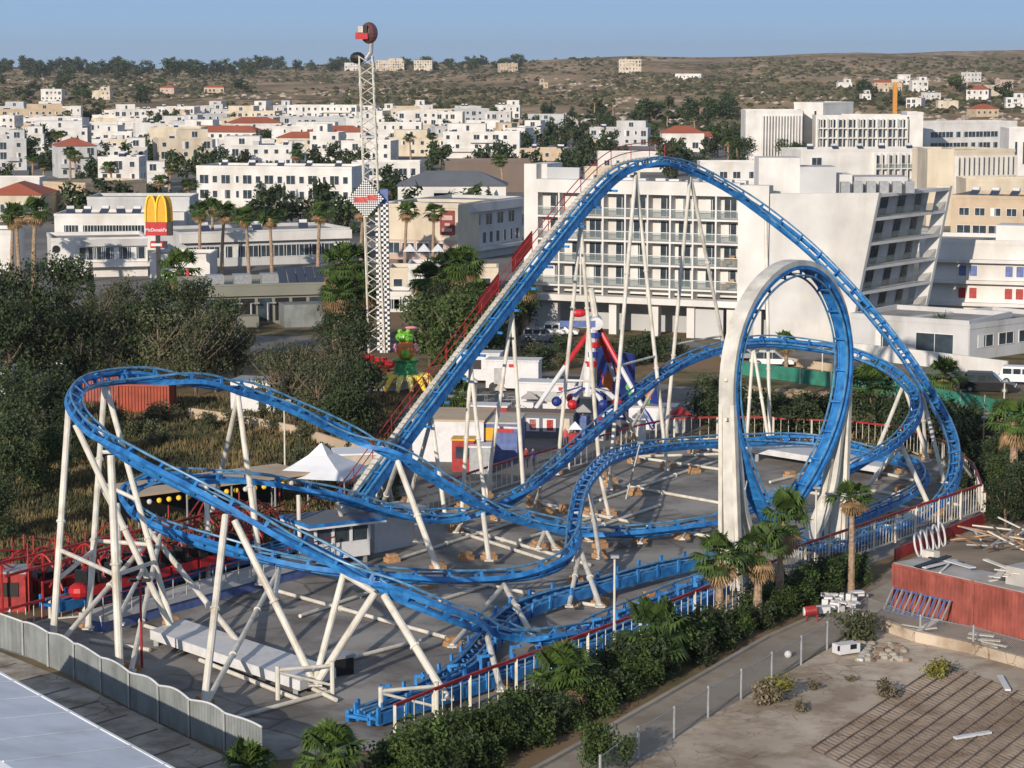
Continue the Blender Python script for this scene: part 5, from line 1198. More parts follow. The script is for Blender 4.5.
# painted backdrop
bp_ = mat('painted_backdrop', (.015, .03, .16), .5, .3, .9, detail=3)
t = thing('backdrop_panel', 'dark blue painted backdrop with coloured stars and planets beside the claw ride', 'backdrop', G(625, 412))
q0, q1 = G(598, 415), G(658, 428); n_ = (q1-q0); h_ = HT(600, 348, q0.y)
s = MB(); s.bar(q0+V((0, 0, h_/2)), q0+n_*.6+V((0, 0, h_/2)), .25, h_*1.0); s.build('panel', bp_, t); s = MB(); s.bar(q0+n_*.6+V((0, 0, h_*.3)), q1+V((0, 0, h_*.3)), .25, h_*.6); s.build('panel', bp_, t)
r = random.Random(4)
cols = [mat('paint_orange', (.6, .15, .03), .5), M['signred'], mat('paint_green', (.1, .4, .08), .5), M['ridewhite'], mat('paint_sky', (.1, .3, .6), .5)]
for k in range(22):
    f = r.uniform(.03, .95); zz = r.uniform(.15, .92)*h_*(1 if f < .58 else .6); c = q0+n_*f+V((0, -.16, zz)); s = MB(); R_ = r.uniform(.2, .55); s.tube(c, c-V((0, .03, 0)), R_, n=9); s.build('painted_disc', cols[k % 5], t)
c = q0+n_*.25+V((0, -.18, h_*.55)); s = MB(); s.tube(c, c-V((0, .05, 0)), .95, n=14); s.build('painted_planet', cols[0], t)
# trailers, trucks, stalls
def boxy(name, label, cat, px, py, w_, d, h, rz, m, roofm=None, feats=(), z=0.0):
    p = G(px, py); t = thing(name, label, cat, (p.x, p.y, z), rz, local=True); s = MB(); s.bb((-w_/2, 0, .35 if cat in ('truck', 'trailer') else 0), (w_/2, d, h)); s.build('body', M[m], t)
    s = MB(); s.bb((-w_/2-.08, -.08, h), (w_/2+.08, d+.08, h+.14)); s.build('roof', M[roofm or m], t)
    for (x, zz, fw, fh, fm, nm_) in feats: s = MB(); s.bb((x-fw/2, -.07, zz-fh/2), (x+fw/2, -.01, zz+fh/2)); s.build(nm_, M[fm], t)
    if cat in ('truck', 'trailer'):
        for x in (-w_*.35, w_*.3, w_*.38):
            s = MB(); s.tube((x, -.05, .45), (x, .25, .45), .45, n=14); s.build('wheel', M['black'], t)
    return t
boxy('fair_trailer', 'long white fairground trailer left of the claw ride', 'trailer', 545, 418, 5.2, 2.4, 3.0, -.2, 'whitesheet', None, [(0, 1.9, 3.2, .9, 'galv', 'hatch'), (1.6, 2.6, .8, .3, 'signred', 'red_label')])
boxy('fair_trailer', 'white stall trailer with open counter beside the lift hill', 'trailer', 478, 384, 4.2, 2.4, 2.9, -.15, 'whitesheet', None, [(-.6, 1.9, 1.8, .9, 'black', 'open_counter'), (1.3, 1.6, .6, 1.6, 'frame', 'door')])
boxy('fair_trailer', 'white trailer with small red mark between lift supports', 'trailer', 512, 392, 5.0, 2.4, 2.9, -.15, 'whitesheet', None, [(0, 2.5, .6, .3, 'signred', 'red_label'), (-1.2, 1.5, 1.0, 1.5, 'galv', 'door')])
boxy('storage_box', 'white storage shed with shallow brown roof behind the lift supports', 'shed', 448, 462, 5.6, 6.5, 3.2, -.12, 'whitesheet', 'brownroof' if 'brownroof' in M else 'tan_wall', [])
boxy('game_stall', 'blue painted stall with colourful end beside the brown-roofed shed', 'stall', 497, 462, 3.2, 5.0, 3.0, -.12, 'bluedull', 'awning', [(-.8, 2.2, 1.2, 1.0, 'yel', 'painted_sign'), (.6, 2.5, 1.3, .3, 'signred', 'stall_sign')])
boxy('ticket_booth', 'small ticket booth with red and yellow trim in front of the shed', 'booth', 463, 472, 1.7, 1.6, 2.4, -.1, 'redp', 'yel', [(0, 1.5, 1.1, .9, 'glass', 'booth_window')])
boxy('storage_cabinet', 'grey white cabinet right of the ticket booth', 'cabinet', 480, 474, 1.6, 1.8, 2.0, -.1, 'galv', 'whitesheet', [])
boxy('game_stall', 'open game stall with picture cards under a dark red beam', 'stall', 540, 438, 5.6, 2.2, 2.0, -.22, 'slate_roof', 'brown_wall', [(-2.0, 1.1, 1.1, 1.1, 'whitesheet', 'picture_card'), (-.6, 1.1, 1.1, 1.1, 'whitesheet', 'picture_card'), (-.6, 1.1, .55, .9, 'signred', 'card_figure'), (.8, 1.1, 1.1, 1.1, 'whitesheet', 'picture_card'), (.85, 1.1, .55, .9, 'signred', 'card_figure'), (2.1, 1.1, .8, 1.2, 'cream_wall', 'picture_card')])
boxy('game_stall', 'small red and blue stall behind the picture card stall', 'stall', 487, 428, 3.4, 2, 1.8, -.2, 'redp', 'whitesheet', [(.8, 1.0, 1.2, .8, 'bluedull', 'painted_sign')])
boxy('white_tarp_stall', 'low stall under pale grey tarp right of the claw ride', 'stall', 652, 430, 4.0, 2.2, 1.9, -.2, 'whitesheet', 'galv', [(-1, .9, .5, 1.5, 'galv', 'fold')])
boxy('site_hut', 'pale site hut with dark doorway left behind the coaster in the field', 'hut', 253, 412, 4.2, 3.0, 2.7, -.25, 'whitesheet', 'galv', [(.9, 1.2, .7, 2.0, 'black', 'doorway')])
boxy('power_cabinet', 'large plain white cabinet behind the control booth', 'cabinet', 400, 548, 4.6, 2.4, 2.3, .85, 'whitesheet', 'galv', [])
# control booth with the blue-edged roof
p = G(343, 566); t = thing('control_booth', 'glazed control booth with grey roof edged in blue beside the station', 'booth', (p.x, p.y, 0), .55, local=True)
s = MB(); s.bb((-1.9, 0, .5), (1.9, 2.4, 1.5)); s.build('wall', M['whitesheet'], t); s = MB(); s.bb((-1.8, .1, 1.5), (1.8, 2.3, 2.6)); s.build('glazing', M['glass'], t)
for x in (-1.85, -.65, .6, 1.85): s = MB(); s.bb((x-.08, -.02, 1.5), (x+.08, .09, 2.6)); s.build('mullion', M['whitesheet'], t)
s = MB(); s.bb((-2.7, -.7, 2.6), (2.7, 3.2, 2.75)); s.build('ceiling', M['whitesheet'], t); s = MB(); s.bb((-2.75, -.75, 2.75), (2.75, 3.25, 2.93)); s.build('roof_edge', M['blue'], t); s = MB(); s.bb((-2.55, -.55, 2.934), (2.55, 3.05, 2.95)); s.build('roof', M['slate_roof'], t)
for x in (-1.7, 1.7): s = MB(); s.bb((x-.1, .2, 0), (x+.1, .4, .5)); s.build('leg', M['galv'], t)
# red containers in the field
container(G(118, 414), V((1, -.12, 0)), 4.6, 'orange red container in the dry field behind the left turnaround', M['contorange'], M['contorange'])
container(G(84, 404), V((1, -.1, 0)), 3.2, 'dark red container partly hidden by the left turnaround', M['contred'], M['contred'])
# grey shed left
boxy('field_shed', 'low grey roofed shed at the left edge among the trees', 'shed', 10, 395, 8, 6, 2.0, -.2, 'grey_wall', 'galv', [])
# white peaked tent
p = G(322, 505); t = thing('peaked_tent', 'white peaked tent between the field and the lift hill', 'tent', p); s = MB(); c = p+V((0, 0, 2.3)); w2 = 3.3
prof = [(w2, 0), (w2*.55, .75), (w2*.25, 1.35), (.05, 2.1)]
for i in range(3):
    for k in range(4):
        an, an2 = .5+k*math.pi/2, .5+(k+1)*math.pi/2; (ra, za), (rb, zb_) = prof[i], prof[i+1]; ra *= 1.2; rb *= 1.2
        s.face([c+V((math.cos(an)*ra, math.sin(an)*ra, za)), c+V((math.cos(an2)*ra, math.sin(an2)*ra, za)), c+V((math.cos(an2)*rb, math.sin(an2)*rb, zb_)), c+V((math.cos(an)*rb, math.sin(an)*rb, zb_))])
s.build('tent_roof', M['canvas'], t)
for k in range(4): an = .5+k*math.pi/2; s = MB(); s.tube(p+V((math.cos(an)*3.8, math.sin(an)*3.8, 0)), p+V((math.cos(an)*3.8, math.sin(an)*3.8, 2.4)), .06); s.build('tent_pole', M['galv'], t)
boxy('stall_awning', 'flat white awning stall right of the peaked tent', 'stall', 365, 486, 4, 3, 2.3, .2, 'awning', 'canvas', [])
# market roof with yellow lamps
p = G(225, 520); e = (G(300, 512)-G(150, 533)).normalized(); a0 = G(150, 533); t = thing('market_stall', 'long brown-roofed stall with a row of hanging yellow prizes', 'stall', a0)
bkk = V((-e.y, e.x, 0)); Lm = 13
s = MB(); s.prism([((a0+e*x+bkk*y).x, (a0+e*x+bkk*y).y) for x, y in ((-1, 0), (Lm, 0), (Lm, 4.5), (-1, 4.5))], 2.5, 2.7); s.build('roof', M['tan_wall'], t)
s = MB(); s.prism([((a0+e*x+bkk*y).x, (a0+e*x+bkk*y).y) for x, y in ((-.8, 3.6), (Lm-.2, 3.6), (Lm-.2, 4.2), (-.8, 4.2))], 0, 2.5); s.build('back_wall', M['black'], t)
for x in (-.7, 3, 6.5, 10, Lm-.3): s = MB(); q = a0+e*x+bkk*.2; s.tube(q, q+V((0, 0, 2.5)), .07); s.build('post', M['galv'], t)
for k in range(16): s = MB(); q = a0+e*(.3+k*.75)+bkk*.5; s.ball(q+V((0, 0, 2.0)), .19, 8, 5); s.build('prize_toy', M['yel2'] if k % 5 else M['whitesheet'], t)
# frog ride
p = G(406, 392); t = thing('frog_ride', 'child ride with a green frog figure on a green drum with yellow petals', 'fairground ride', p); Yf = p.y
M['frog'] = mat('frog_green', (.16, .42, .04), .4); M['forange'] = mat('ride_orange', (.55, .16, .03), .4); M['drum'] = mat('drum_green', (.03, .22, .08), .4); M['pale_yellow'] = mat('pale_yellow', (.62, .55, .18), .5); M['pinkp'] = mat('ride_pink', (.65, .25, .3), .4)
s = MB(); s.lathe(p+V((0, 0, 1.6)), [(1.5, 0), (1.1, .3), (1.05, 1.2), (1.35, 1.5)], 14); s.build('drum', M['drum'], t)
s = MB(); s.ball(p+V((0, 0, 4.0)), 1.0, 12, 8, (.85, .8, 1.05)); fb = s.build('frog_body', M['forange'], t); s = MB(); s.ball(p+V((0, -.55, 3.8)), .55, 10, 6, (.9, .5, 1)); s.build('belly', M['frog'], fb)
s = MB(); s.ball(p+V((-.1, 0, 5.2)), .8, 12, 8, (1.1, .85, .7)); fh_ = s.build('frog_head', M['frog'], t)
for k in (-.4, .35): s = MB(); s.ball(p+V((k-.1, -.2, 5.75)), .26, 8, 6); s.build('eye', M['frog'], fh_)
s = MB(); s.ball(p+V((.5, 0, 6.1)), .5, 10, 6, (1.2, .8, .3)); s.build('cap', M['pinkp'], fh_)
for k in (-1, 1): s = MB(); s.ball(p+V((k*.95, -.1, 4.2)), .45, 8, 6, (.6, .6, 1)); s.build('arm', M['pinkp'], fb); s = MB(); s.ball(p+V((k*.75, -.2, 3.05)), .38, 8, 6, (1.2, 1, .6)); s.build('foot', M['frog'], fb)
for k in range(14): a = k*math.pi/7; s = MB(); s.path([p+V((math.cos(a)*.9, math.sin(a)*.9, 1.6)), p+V((math.cos(a)*2.1, math.sin(a)*2.1, 1.5)), p+V((math.cos(a)*3.0, math.sin(a)*3.0, .4))], [.22, .32, .18], 6); s.build('petal', M['pale_yellow'] if k % 3 else M['yel2'], t)
# red mechanical ride left of the frog
p = G(385, 388); t = thing('red_ride', 'red bucket ride behind the frog figure at the tower foot', 'fairground ride', p); r = random.Random(2)
s = MB(); s.lathe(p, [(2.2, 0), (2.2, .7)], 14); s.build('platform', M['whitesheet'], t)
for k in range(9): q = p+V((r.uniform(-2.0, 1.8), r.uniform(-1.5, 1.5), 1.0+r.uniform(0, 2.2))); s = MB(); s.lathe(q, [(.25, -.3), (.55, 0), (.6, .4)], 10); s.build('bucket', M['signred'], t); s = MB(); s.tube(p+V((0, 0, 2)), q, .08); s.build('arm', M['redp'], t)
# station: platform, railings, train, red gates
pl = [V((-24.6, 129.6, 0)), V((-13.2, 146.3, 0))]; t = thing('station_platform', 'long pale station platform with steel railing on the left of the yard', 'platform', pl[0]); d = (pl[1]-pl[0]).normalized(); nn = V((d.y, -d.x, 0))
s = MB(); s.bar(pl[0]+nn*1.9+V((0, 0, .75)), pl[1]+nn*1.9+V((0, 0, .75)), 1.9, .3); s.build('deck', M['pale_grey_wall'], t)
s = MB(); s.bar(pl[0]+nn*2.0+V((0, 0, .3)), pl[1]+nn*2.0+V((0, 0, .3)), 1.5, .6); s.build('plinth', M['bluedull'], t)
Ls = (pl[1]-pl[0]).length
for k in range(19): q = pl[0]+d*Ls*k/18+nn*2.8; s = MB(); s.tube(q+V((0, 0, .9)), q+V((0, 0, 2.0)), .04, n=5); s.build('rail_post', M['galv'], t)
for z, mm in ((1.5, 'galv'), (2.0, 'redp')): s = MB(); s.tube(pl[0]+nn*2.8+V((0, 0, z)), pl[1]+nn*2.8+V((0, 0, z)), .045, n=6); s.build('rail', M[mm], t)
for side_, nm_, lb in ((-1, 'queue_gate', 'red queue gates and hoop frames behind the station train'),):
    t2 = thing(nm_, lb, 'gates', pl[0]-nn*3)
    for k in range(16):
        q = pl[0]+d*(Ls*k/15)-nn*1.8; s = MB(); s.tube(q, q+V((0, 0, 2.3)), .07, n=6); s.build('post', M['redp'], t2)
        if k < 15:
            q2 = pl[0]+d*(Ls*(k+1)/15)-nn*1.8; s = MB(); s.bar(q+V((0, 0, 2.2)), q2+V((0, 0, 2.2)), .08, .1); s.bar(q+V((0, 0, 1.2)), q2+V((0, 0, 1.2)), .06, .08); s.bar(q+V((0, 0, .6)), q2+V((0, 0, 1.9)), .05, .05); s.build('gate_rail', M['redp'], t2)
    for k in range(6):
        q = pl[0]+d*(Ls*(.05+k*.17))-nn*1.4; P_ = [q+d*(.2)+(-nn)*(3.2*f)+V((0, 0, 1.6+1.9*math.sin(math.pi*f))) for f in [j/10 for j in range(11)]]; s = MB(); s.path(P_, .07, 6); s.build('hoop', M['redp'], t2)
    for k in range(7):
        q = pl[0]+d*(Ls*(.0+k*.16))-nn*5.0; s = MB(); s.tube(q, q+V((0, 0, 3.0)), .08, n=6); s.build('post', M['redp'], t2)
    s = MB(); s.bar(pl[0]-d*1-nn*5+V((0, 0, 3)), pl[1]-nn*5+V((0, 0, 3)), .12, .15); s.build('top_beam', M['redp'], t2)
    s = MB(); s.bar(pl[0]-d*2.8-nn*1.8+V((0, 0, 3.1)), pl[0]+d*6-nn*1.8+V((0, 0, 3.3)), .12, .15); s.build('top_beam', M['redp'], t2)
q0 = pl[0]+d*1.5
t3 = thing('arch_ride', 'tangle of thin red ride beams and arches behind the station and under the blue track', 'fairground ride', G(200, 560)); rr = random.Random(14)
for k in range(84):
    q = pl[0]+d*rr.uniform(-2, Ls+5)-nn*rr.uniform(2.6, 9.5); kind = k % 3
    s = MB()
    if kind == 0: s.tube(q, q+V((0, 0, rr.uniform(2.2, 4.2))), .055, n=5)
    elif kind == 1: e_ = d*rr.uniform(2, 4.5)+nn*rr.uniform(-1, 1); s.tube(q+V((0, 0, rr.uniform(1, 3))), q+e_+V((0, 0, rr.uniform(1.2, 3.2))), .055, n=5)
    else: e_ = d*rr.uniform(2.5, 5); s.path([q+e_*f+V((0, 0, 1.2+1.6*math.sin(math.pi*f))) for f in (0, .15, .35, .5, .65, .85, 1)], .06, 5)
    s.build('post' if kind == 0 else 'beam' if kind == 1 else 'arch', M['redp'], t3)
for k in range(9):
    q = pl[0]+d*(2+k*2.2)-nn*5.8; s = MB(); s.box(q+V((0, 0, .8)), (1.3, 1.0, .8), .6); cb = s.build('ride_car', M['redp'], t3); s = MB(); s.box(q+V((0, 0, 1.35)), (.9, .25, .5), .6); s.build('seat', M['black'], cb)
t = thing('coaster_train', 'parked coaster train with red cars and black seats in the station', 'coaster train', q0)
for k in range(6):
    c = pl[0]+d*(2.2+k*2.35)+nn*(-.1); m3 = Matrix((nn, d, V((0, 0, 1)))).transposed()
    s = MB(); s.box(c+V((0, 0, 1.75)), (1.15, 2.1, .5), M3=m3); cb = s.build('car_body', M['signred'], t)
    for j in (-.55, .45): s = MB(); s.box(c+d*j+V((0, 0, 2.1)), (.95, .55, .35), M3=m3); s.box(c+d*(j-.3)+V((0, 0, 2.5)), (.95, .16, .8), M3=m3); s.build('seat', M['black'], cb)
    for j in (-.7, .7):
        for b_ in (-.5, .5): s = MB(); s.tube(c+d*j+nn*(b_-.05)+V((0, 0, 1.45)), c+d*j+nn*(b_+.05)+V((0, 0, 1.45)), .14, n=10); s.build('wheel', M['black'], cb)
s = MB(); c = pl[0]+d*1.0; s.ball(c+V((0, 0, 1.8)), .6, 10, 6, (1, 1.1, .8)); s.build('nose', M['signred'], t)
boxy('entrance_booth', 'small dark red booth at the left edge behind the low railing', 'booth', 5, 612, 2.4, 2.0, 2.2, 0, 'redp', 'galv', [(.2, 1.3, 1.2, .8, 'black', 'opening')])
boxy('brake_control_box', 'small dark workbench on the asphalt beside the lower left supports', 'bench', 342, 676, 1.4, .8, .9, .6, 'black', 'galv', [])
for (fx, fy), lb in (((278, 700), 'white sawhorse frame at the asphalt edge, the left one of two'), ((381, 722), 'white sawhorse frame beside the blue transfer track end')):
    p = G(fx, fy); t = thing('trestle_frame', lb, 'trestle', p)
    for x in (0, 2.6): s = MB(); s.tube(p+V((x, x*.35, 0)), p+V((x, x*.35, 1.7)), .12, n=8); s.build('post', M['white'], t)
    s = MB(); s.tube(p+V((0, 0, 1.5)), p+V((2.6, .9, 1.5)), .09, n=8); s.build('cross_bar', M['white'], t); s = MB(); s.tube(p+V((0, 0, 1.4)), p+V((2.6, .9, .5)), .07, n=8); s.build('diagonal_bar', M['white'], t)
# cars
def car(px, py, rz, L, W, H, m, label, suv=False):
    p = G(px, py); t = thing('parked_car', label, 'car', (p.x, p.y, 0), rz, local=True); hl = L/2; gh = .32; bh = H*.56
    s = MB(); prof = [(-hl, gh), (-hl, bh*.9), (-hl*.86, bh), (hl*.55, bh), (hl*.92, bh*.86), (hl, bh*.6), (hl, gh)]
    a = [V((x, -W/2, z)) for x, z in prof]; b = [V((x, W/2, z)) for x, z in prof]; s.face(a); s.face(b[::-1])
    for i in range(len(a)): j = (i+1) % len(a); s.face([a[j], a[i], b[i], b[j]])
    bo = s.build('body', M[m], t)
    cab = [(-hl*.9, bh), (-hl*.80 if suv else -hl*.6, H), (hl*.12, H), (hl*.48, bh)]; s = MB(); a = [V((x, -W/2+.08 if z > bh else -W/2+.03, z)) for x, z in cab]; b = [V((x, -y, z)) for (x, y, z) in a]; s.face(a); s.face(b[::-1])
    for i in range(4): j = (i+1) % 4; s.face([a[j], a[i], b[i], b[j]])
    cb = s.build('cabin', M['glass'] if not suv else M[m], t)
    if suv:
        for x0_, x1_ in ((-hl*.78, -hl*.42), (-hl*.38, -hl*.04), (0, hl*.24)):
            s = MB(); s.bb((x0_, -W/2+.035, bh+.08), (x1_, -W/2+.055, H-.14)); s.build('side_window', M['glass'], cb)
        s = MB(); s.face([(hl*.46, -W/2+.12, bh+.06), (hl*.46, W/2-.12, bh+.06), (hl*.17, W/2-.14, H-.06), (hl*.17, -W/2+.14, H-.06)]); s.v = [q+V((.03, 0, .02)) for q in s.v]; s.build('windscreen', M['glass'], cb)
    s = MB(); s.bb((-hl*.78 if suv else -hl*.58, -W/2+.1, H), (hl*.12, W/2-.1, H+.05)); s.build('roof', M[m], t)
    for x in (-hl*.35, hl*.02): s = MB(); s.bar((x, -W/2+.03, bh), (x, -W/2+.07, H), .1, .03); s.build('pillar', M[m], cb)
    for x in (-hl*.62, hl*.62):
        for y in (-W/2+.06, W/2-.06): s = MB(); s.tube((x, y-.12, .34), (x, y+.12, .34), .34, n=14); w_ = s.build('wheel', M['black'], t); s = MB(); s.tube((x, y-.13, .34), (x, y+.13, .34), .18, n=8); s.build('rim', M['galv'], w_)
    for y in (-W*.36, W*.36): s = MB(); s.bb((hl-.02, y-.16, bh*.62), (hl+.03, y+.16, bh*.78)); s.build('headlight', M['frame'], t)
    return t
M['carblack'] = mat('black_car_paint', (.004, .005, .007), .35, .05, spec=.25); M['carwhite'] = mat('white_car_paint', (.7, .7, .7), .3, .03, spec=.6); M['carsilver'] = mat('silver_car_paint', (.3, .32, .34), .3, .03, metal=.4)
car(988, 392, -.28, 5.1, 1.95, 1.85, 'carblack', 'large black car parked on the street at the right', True)
car(1022, 384, -.28, 4.6, 1.8, 1.7, 'carwhite', 'white car half out of frame behind the black one', True)
car(772, 366, -.15, 4.5, 1.8, 1.5, 'carwhite', 'white car on the street seen through the loop')
car(741, 360, -.15, 4.3, 1.8, 1.45, 'carsilver', 'silver car left of the loop ring on the street')
car(541, 342, -.1, 4.4, 1.8, 1.6, 'carsilver', 'silver car parked in front of the left end of the hotel', True)
car(560, 336, -.1, 4.2, 1.8, 1.5, 'carwhite', 'white car parked beside the hotel columns', True)
# people behind the far fence
def person(px, py, h, shirt, trousers, label):
    p = G(px, py); o = bpy.data.meshes.new('person'); k = h/1.75
    J = [(0, 0, .95), (0, 0, 1.2), (0, 0, 1.42), (0, 0, 1.52), (0, -.01, 1.66), (.10, 0, .88), (.12, .0, .48), (.13, .03, .07), (.13, -.1, .03), (-.10, 0, .88), (-.12, -.05, .48), (-.13, .0, .07), (-.13, -.13, .03), (.19, 0, 1.40), (.25, .0, 1.12), (.24, -.1, .86), (-.19, 0, 1.40), (-.25, .0, 1.12), (-.24, -.12, .88)]
    E = [(0, 1), (1, 2), (2, 3), (3, 4), (0, 5), (5, 6), (6, 7), (7, 8), (0, 9), (9, 10), (10, 11), (11, 12), (2, 13), (13, 14), (14, 15), (2, 16), (16, 17), (17, 18)]
    rad = [.15, .15, .16, .06, .11, .11, .075, .05, .04, .11, .075, .05, .04, .07, .05, .035, .07, .05, .035]
    o.from_pydata([(x*k, y*k, z*k) for x, y, z in J], E, []); t = bpy.data.objects.new('person', o); COL.objects.link(t); t.location = p; t.rotation_euler = (0, 0, random.uniform(-.8, .8))
    md = t.modifiers.new('skin', 'SKIN'); sv = o.skin_vertices[0].data
    for i, r_ in enumerate(rad): sv[i].radius = (r_*k, r_*k*.8)
    sv[0].use_root = True; t.modifiers.new('sub', 'SUBSURF').levels = 1; t.modifiers['sub'].render_levels = 1
    skin = mat('skin_and_clothes', (.4, .25, .18), .7, .05); o.materials.append(skin)
    n = skin.node_tree; b_ = n.nodes['Principled BSDF']; tc = n.nodes.new('ShaderNodeTexCoord'); sp = n.nodes.new('ShaderNodeSeparateXYZ'); cr = n.nodes.new('ShaderNodeValToRGB'); cr.color_ramp.interpolation = 'CONSTANT'
    mr = n.nodes.new('ShaderNodeMath'); mr.operation = 'DIVIDE'; mr.inputs[1].default_value = h; n.links.new(tc.outputs['Object'], sp.inputs[0]); n.links.new(sp.outputs['Z'], mr.inputs[0]); n.links.new(mr.outputs[0], cr.inputs[0])
    e_ = cr.color_ramp.elements; e_[0].position = 0; e_[0].color = (*trousers, 1); e_[1].position = .53; e_[1].color = (*shirt, 1); x = e_.new(.85); x.color = (.42, .24, .17, 1); x = e_.new(.95); x.color = (.03, .02, .015, 1); n.links.new(cr.outputs[0], b_.inputs['Base Color'])
    tag(t, label, 'person')
person(533, 470, 1.75, (.03, .05, .2), (.03, .03, .04), 'person in dark blue top standing behind the far fence')
person(526, 468, 1.65, (.2, .03, .03), (.02, .02, .05), 'person in dark red top behind the far fence, left of another')
person(565, 448, 1.7, (.5, .1, .1), (.1, .1, .15), 'person in light red top near the claw ride')
person(100, 597, 1.7, (.35, .05, .05), (.05, .05, .08), 'person in red top on the station platform end')
person(134, 602, 1.75, (.05, .05, .05), (.4, .4, .4), 'person in black top on the station side')

# small clutter of the fair: barriers, bins, kiosks, palms in pots
rc = random.Random(29)
for k, (px, py) in enumerate(((522, 430), (560, 432), (583, 436), (600, 440), (612, 434), (640, 440), (500, 408), (533, 405), (566, 412), (610, 418), (470, 402), (455, 398), (530, 420), (680, 432), (575, 448), (548, 402))):
    c_ = ['redp', 'whitesheet', 'bluedull', 'galv', 'slate_roof', 'whitesheet', 'galv'][k % 7]; nmc = ['red', 'white', 'blue', 'grey', 'dark', 'white', 'grey'][k % 7]
    p = G(px, py); t = thing('fair_kiosk', None, 'kiosk', p); w_ = rc.uniform(.7, 1.3); h = rc.uniform(1.0, 1.8)
    s = MB(); s.box((p.x, p.y, h/2), (w_, w_, h), rc.uniform(-.5, .5)); s.build('counter', M[c_], t)
    s = MB()
    for i in range(4): a, b = .785+i*1.571, .785+(i+1)*1.571; s.face([p+V((math.cos(a)*w_, math.sin(a)*w_, h+.3)), p+V((math.cos(b)*w_, math.sin(b)*w_, h+.3)), p+V((0, 0, h+.9))])
    s.build('canopy', M[['whitesheet', 'awning', 'rooft', 'redp', 'canvas'][k % 5]], t); s = MB(); s.tube(p+V((0, 0, h-.02)), p+V((0, 0, h+.85)), .05); s.build('mast', M['galv'], t)
    later(t, p, f'small {nmc} fair kiosk with pointed canopy', 'around the claw ride')
for k in range(14):
    p = G(440+k*9, 398+rc.uniform(-3, 5)+k*1.0); t = thing('crowd_barrier', None, 'barrier', p, group='barriers of the fairground'); s = MB(); s.bar(p+V((-1, 0, 1)), p+V((1, .2, 1)), .05, .05); s.build('rail', M['galv'], t)
    for j in (-1, 0, 1): s = MB(); s.tube(p+V((j, j*.1, 0)), p+V((j, j*.1, 1)), .03, n=5); s.build('post', M['galv'], t)
    later(t, p, 'grey steel crowd barrier', 'left of the claw ride')
# ================================================================= TOWN AND HILLSIDE
TAB = []
for c in range(0, 33):
    px = -40+c*(1104/32); row = []; best = 1e9; Y = 250.0
    while Y < 3560:
        x = (px-512)/F*Y*1.0; z = HZ(x, Y); q = pix(V((x, Y, z)))
        if q[1] < best: best = q[1]; row.append((q[1], Y))
        Y += 12 if Y < 1500 else 25
    TAB.append(row)
def GT(px, py):
    row = TAB[max(0, min(32, round((px+40)/(1104/32))))]; Y = row[-1][1]
    for i in range(1, len(row)):
        if row[i][0] <= py:
            (a, ya), (b, yb) = row[i-1], row[i]; f = (a-py)/(a-b) if a != b else 0; Y = ya+(yb-ya)*f; break
    x = (px-512)/F*Y; z = HZ(x, Y); x = (px-512)/F*(Y*ct-(z-CH)*st); return V((x, Y, HZ(x, Y)))
rt = random.Random(33)
def town_where(px, yb):
    band = ('hillside' if yb < 114 else 'topmost rows' if yb < 128 else 'far rows' if yb < 146 else 'mid town' if yb < 172 else 'near rows' if yb < 215 else 'behind palms')
    sd = ('far left' if px < 110 else 'left of tower' if px < 365 else 'right of tower' if px < 530 else 'behind hotel' if px < 745 else 'far right')
    return '- '+band+', '+sd
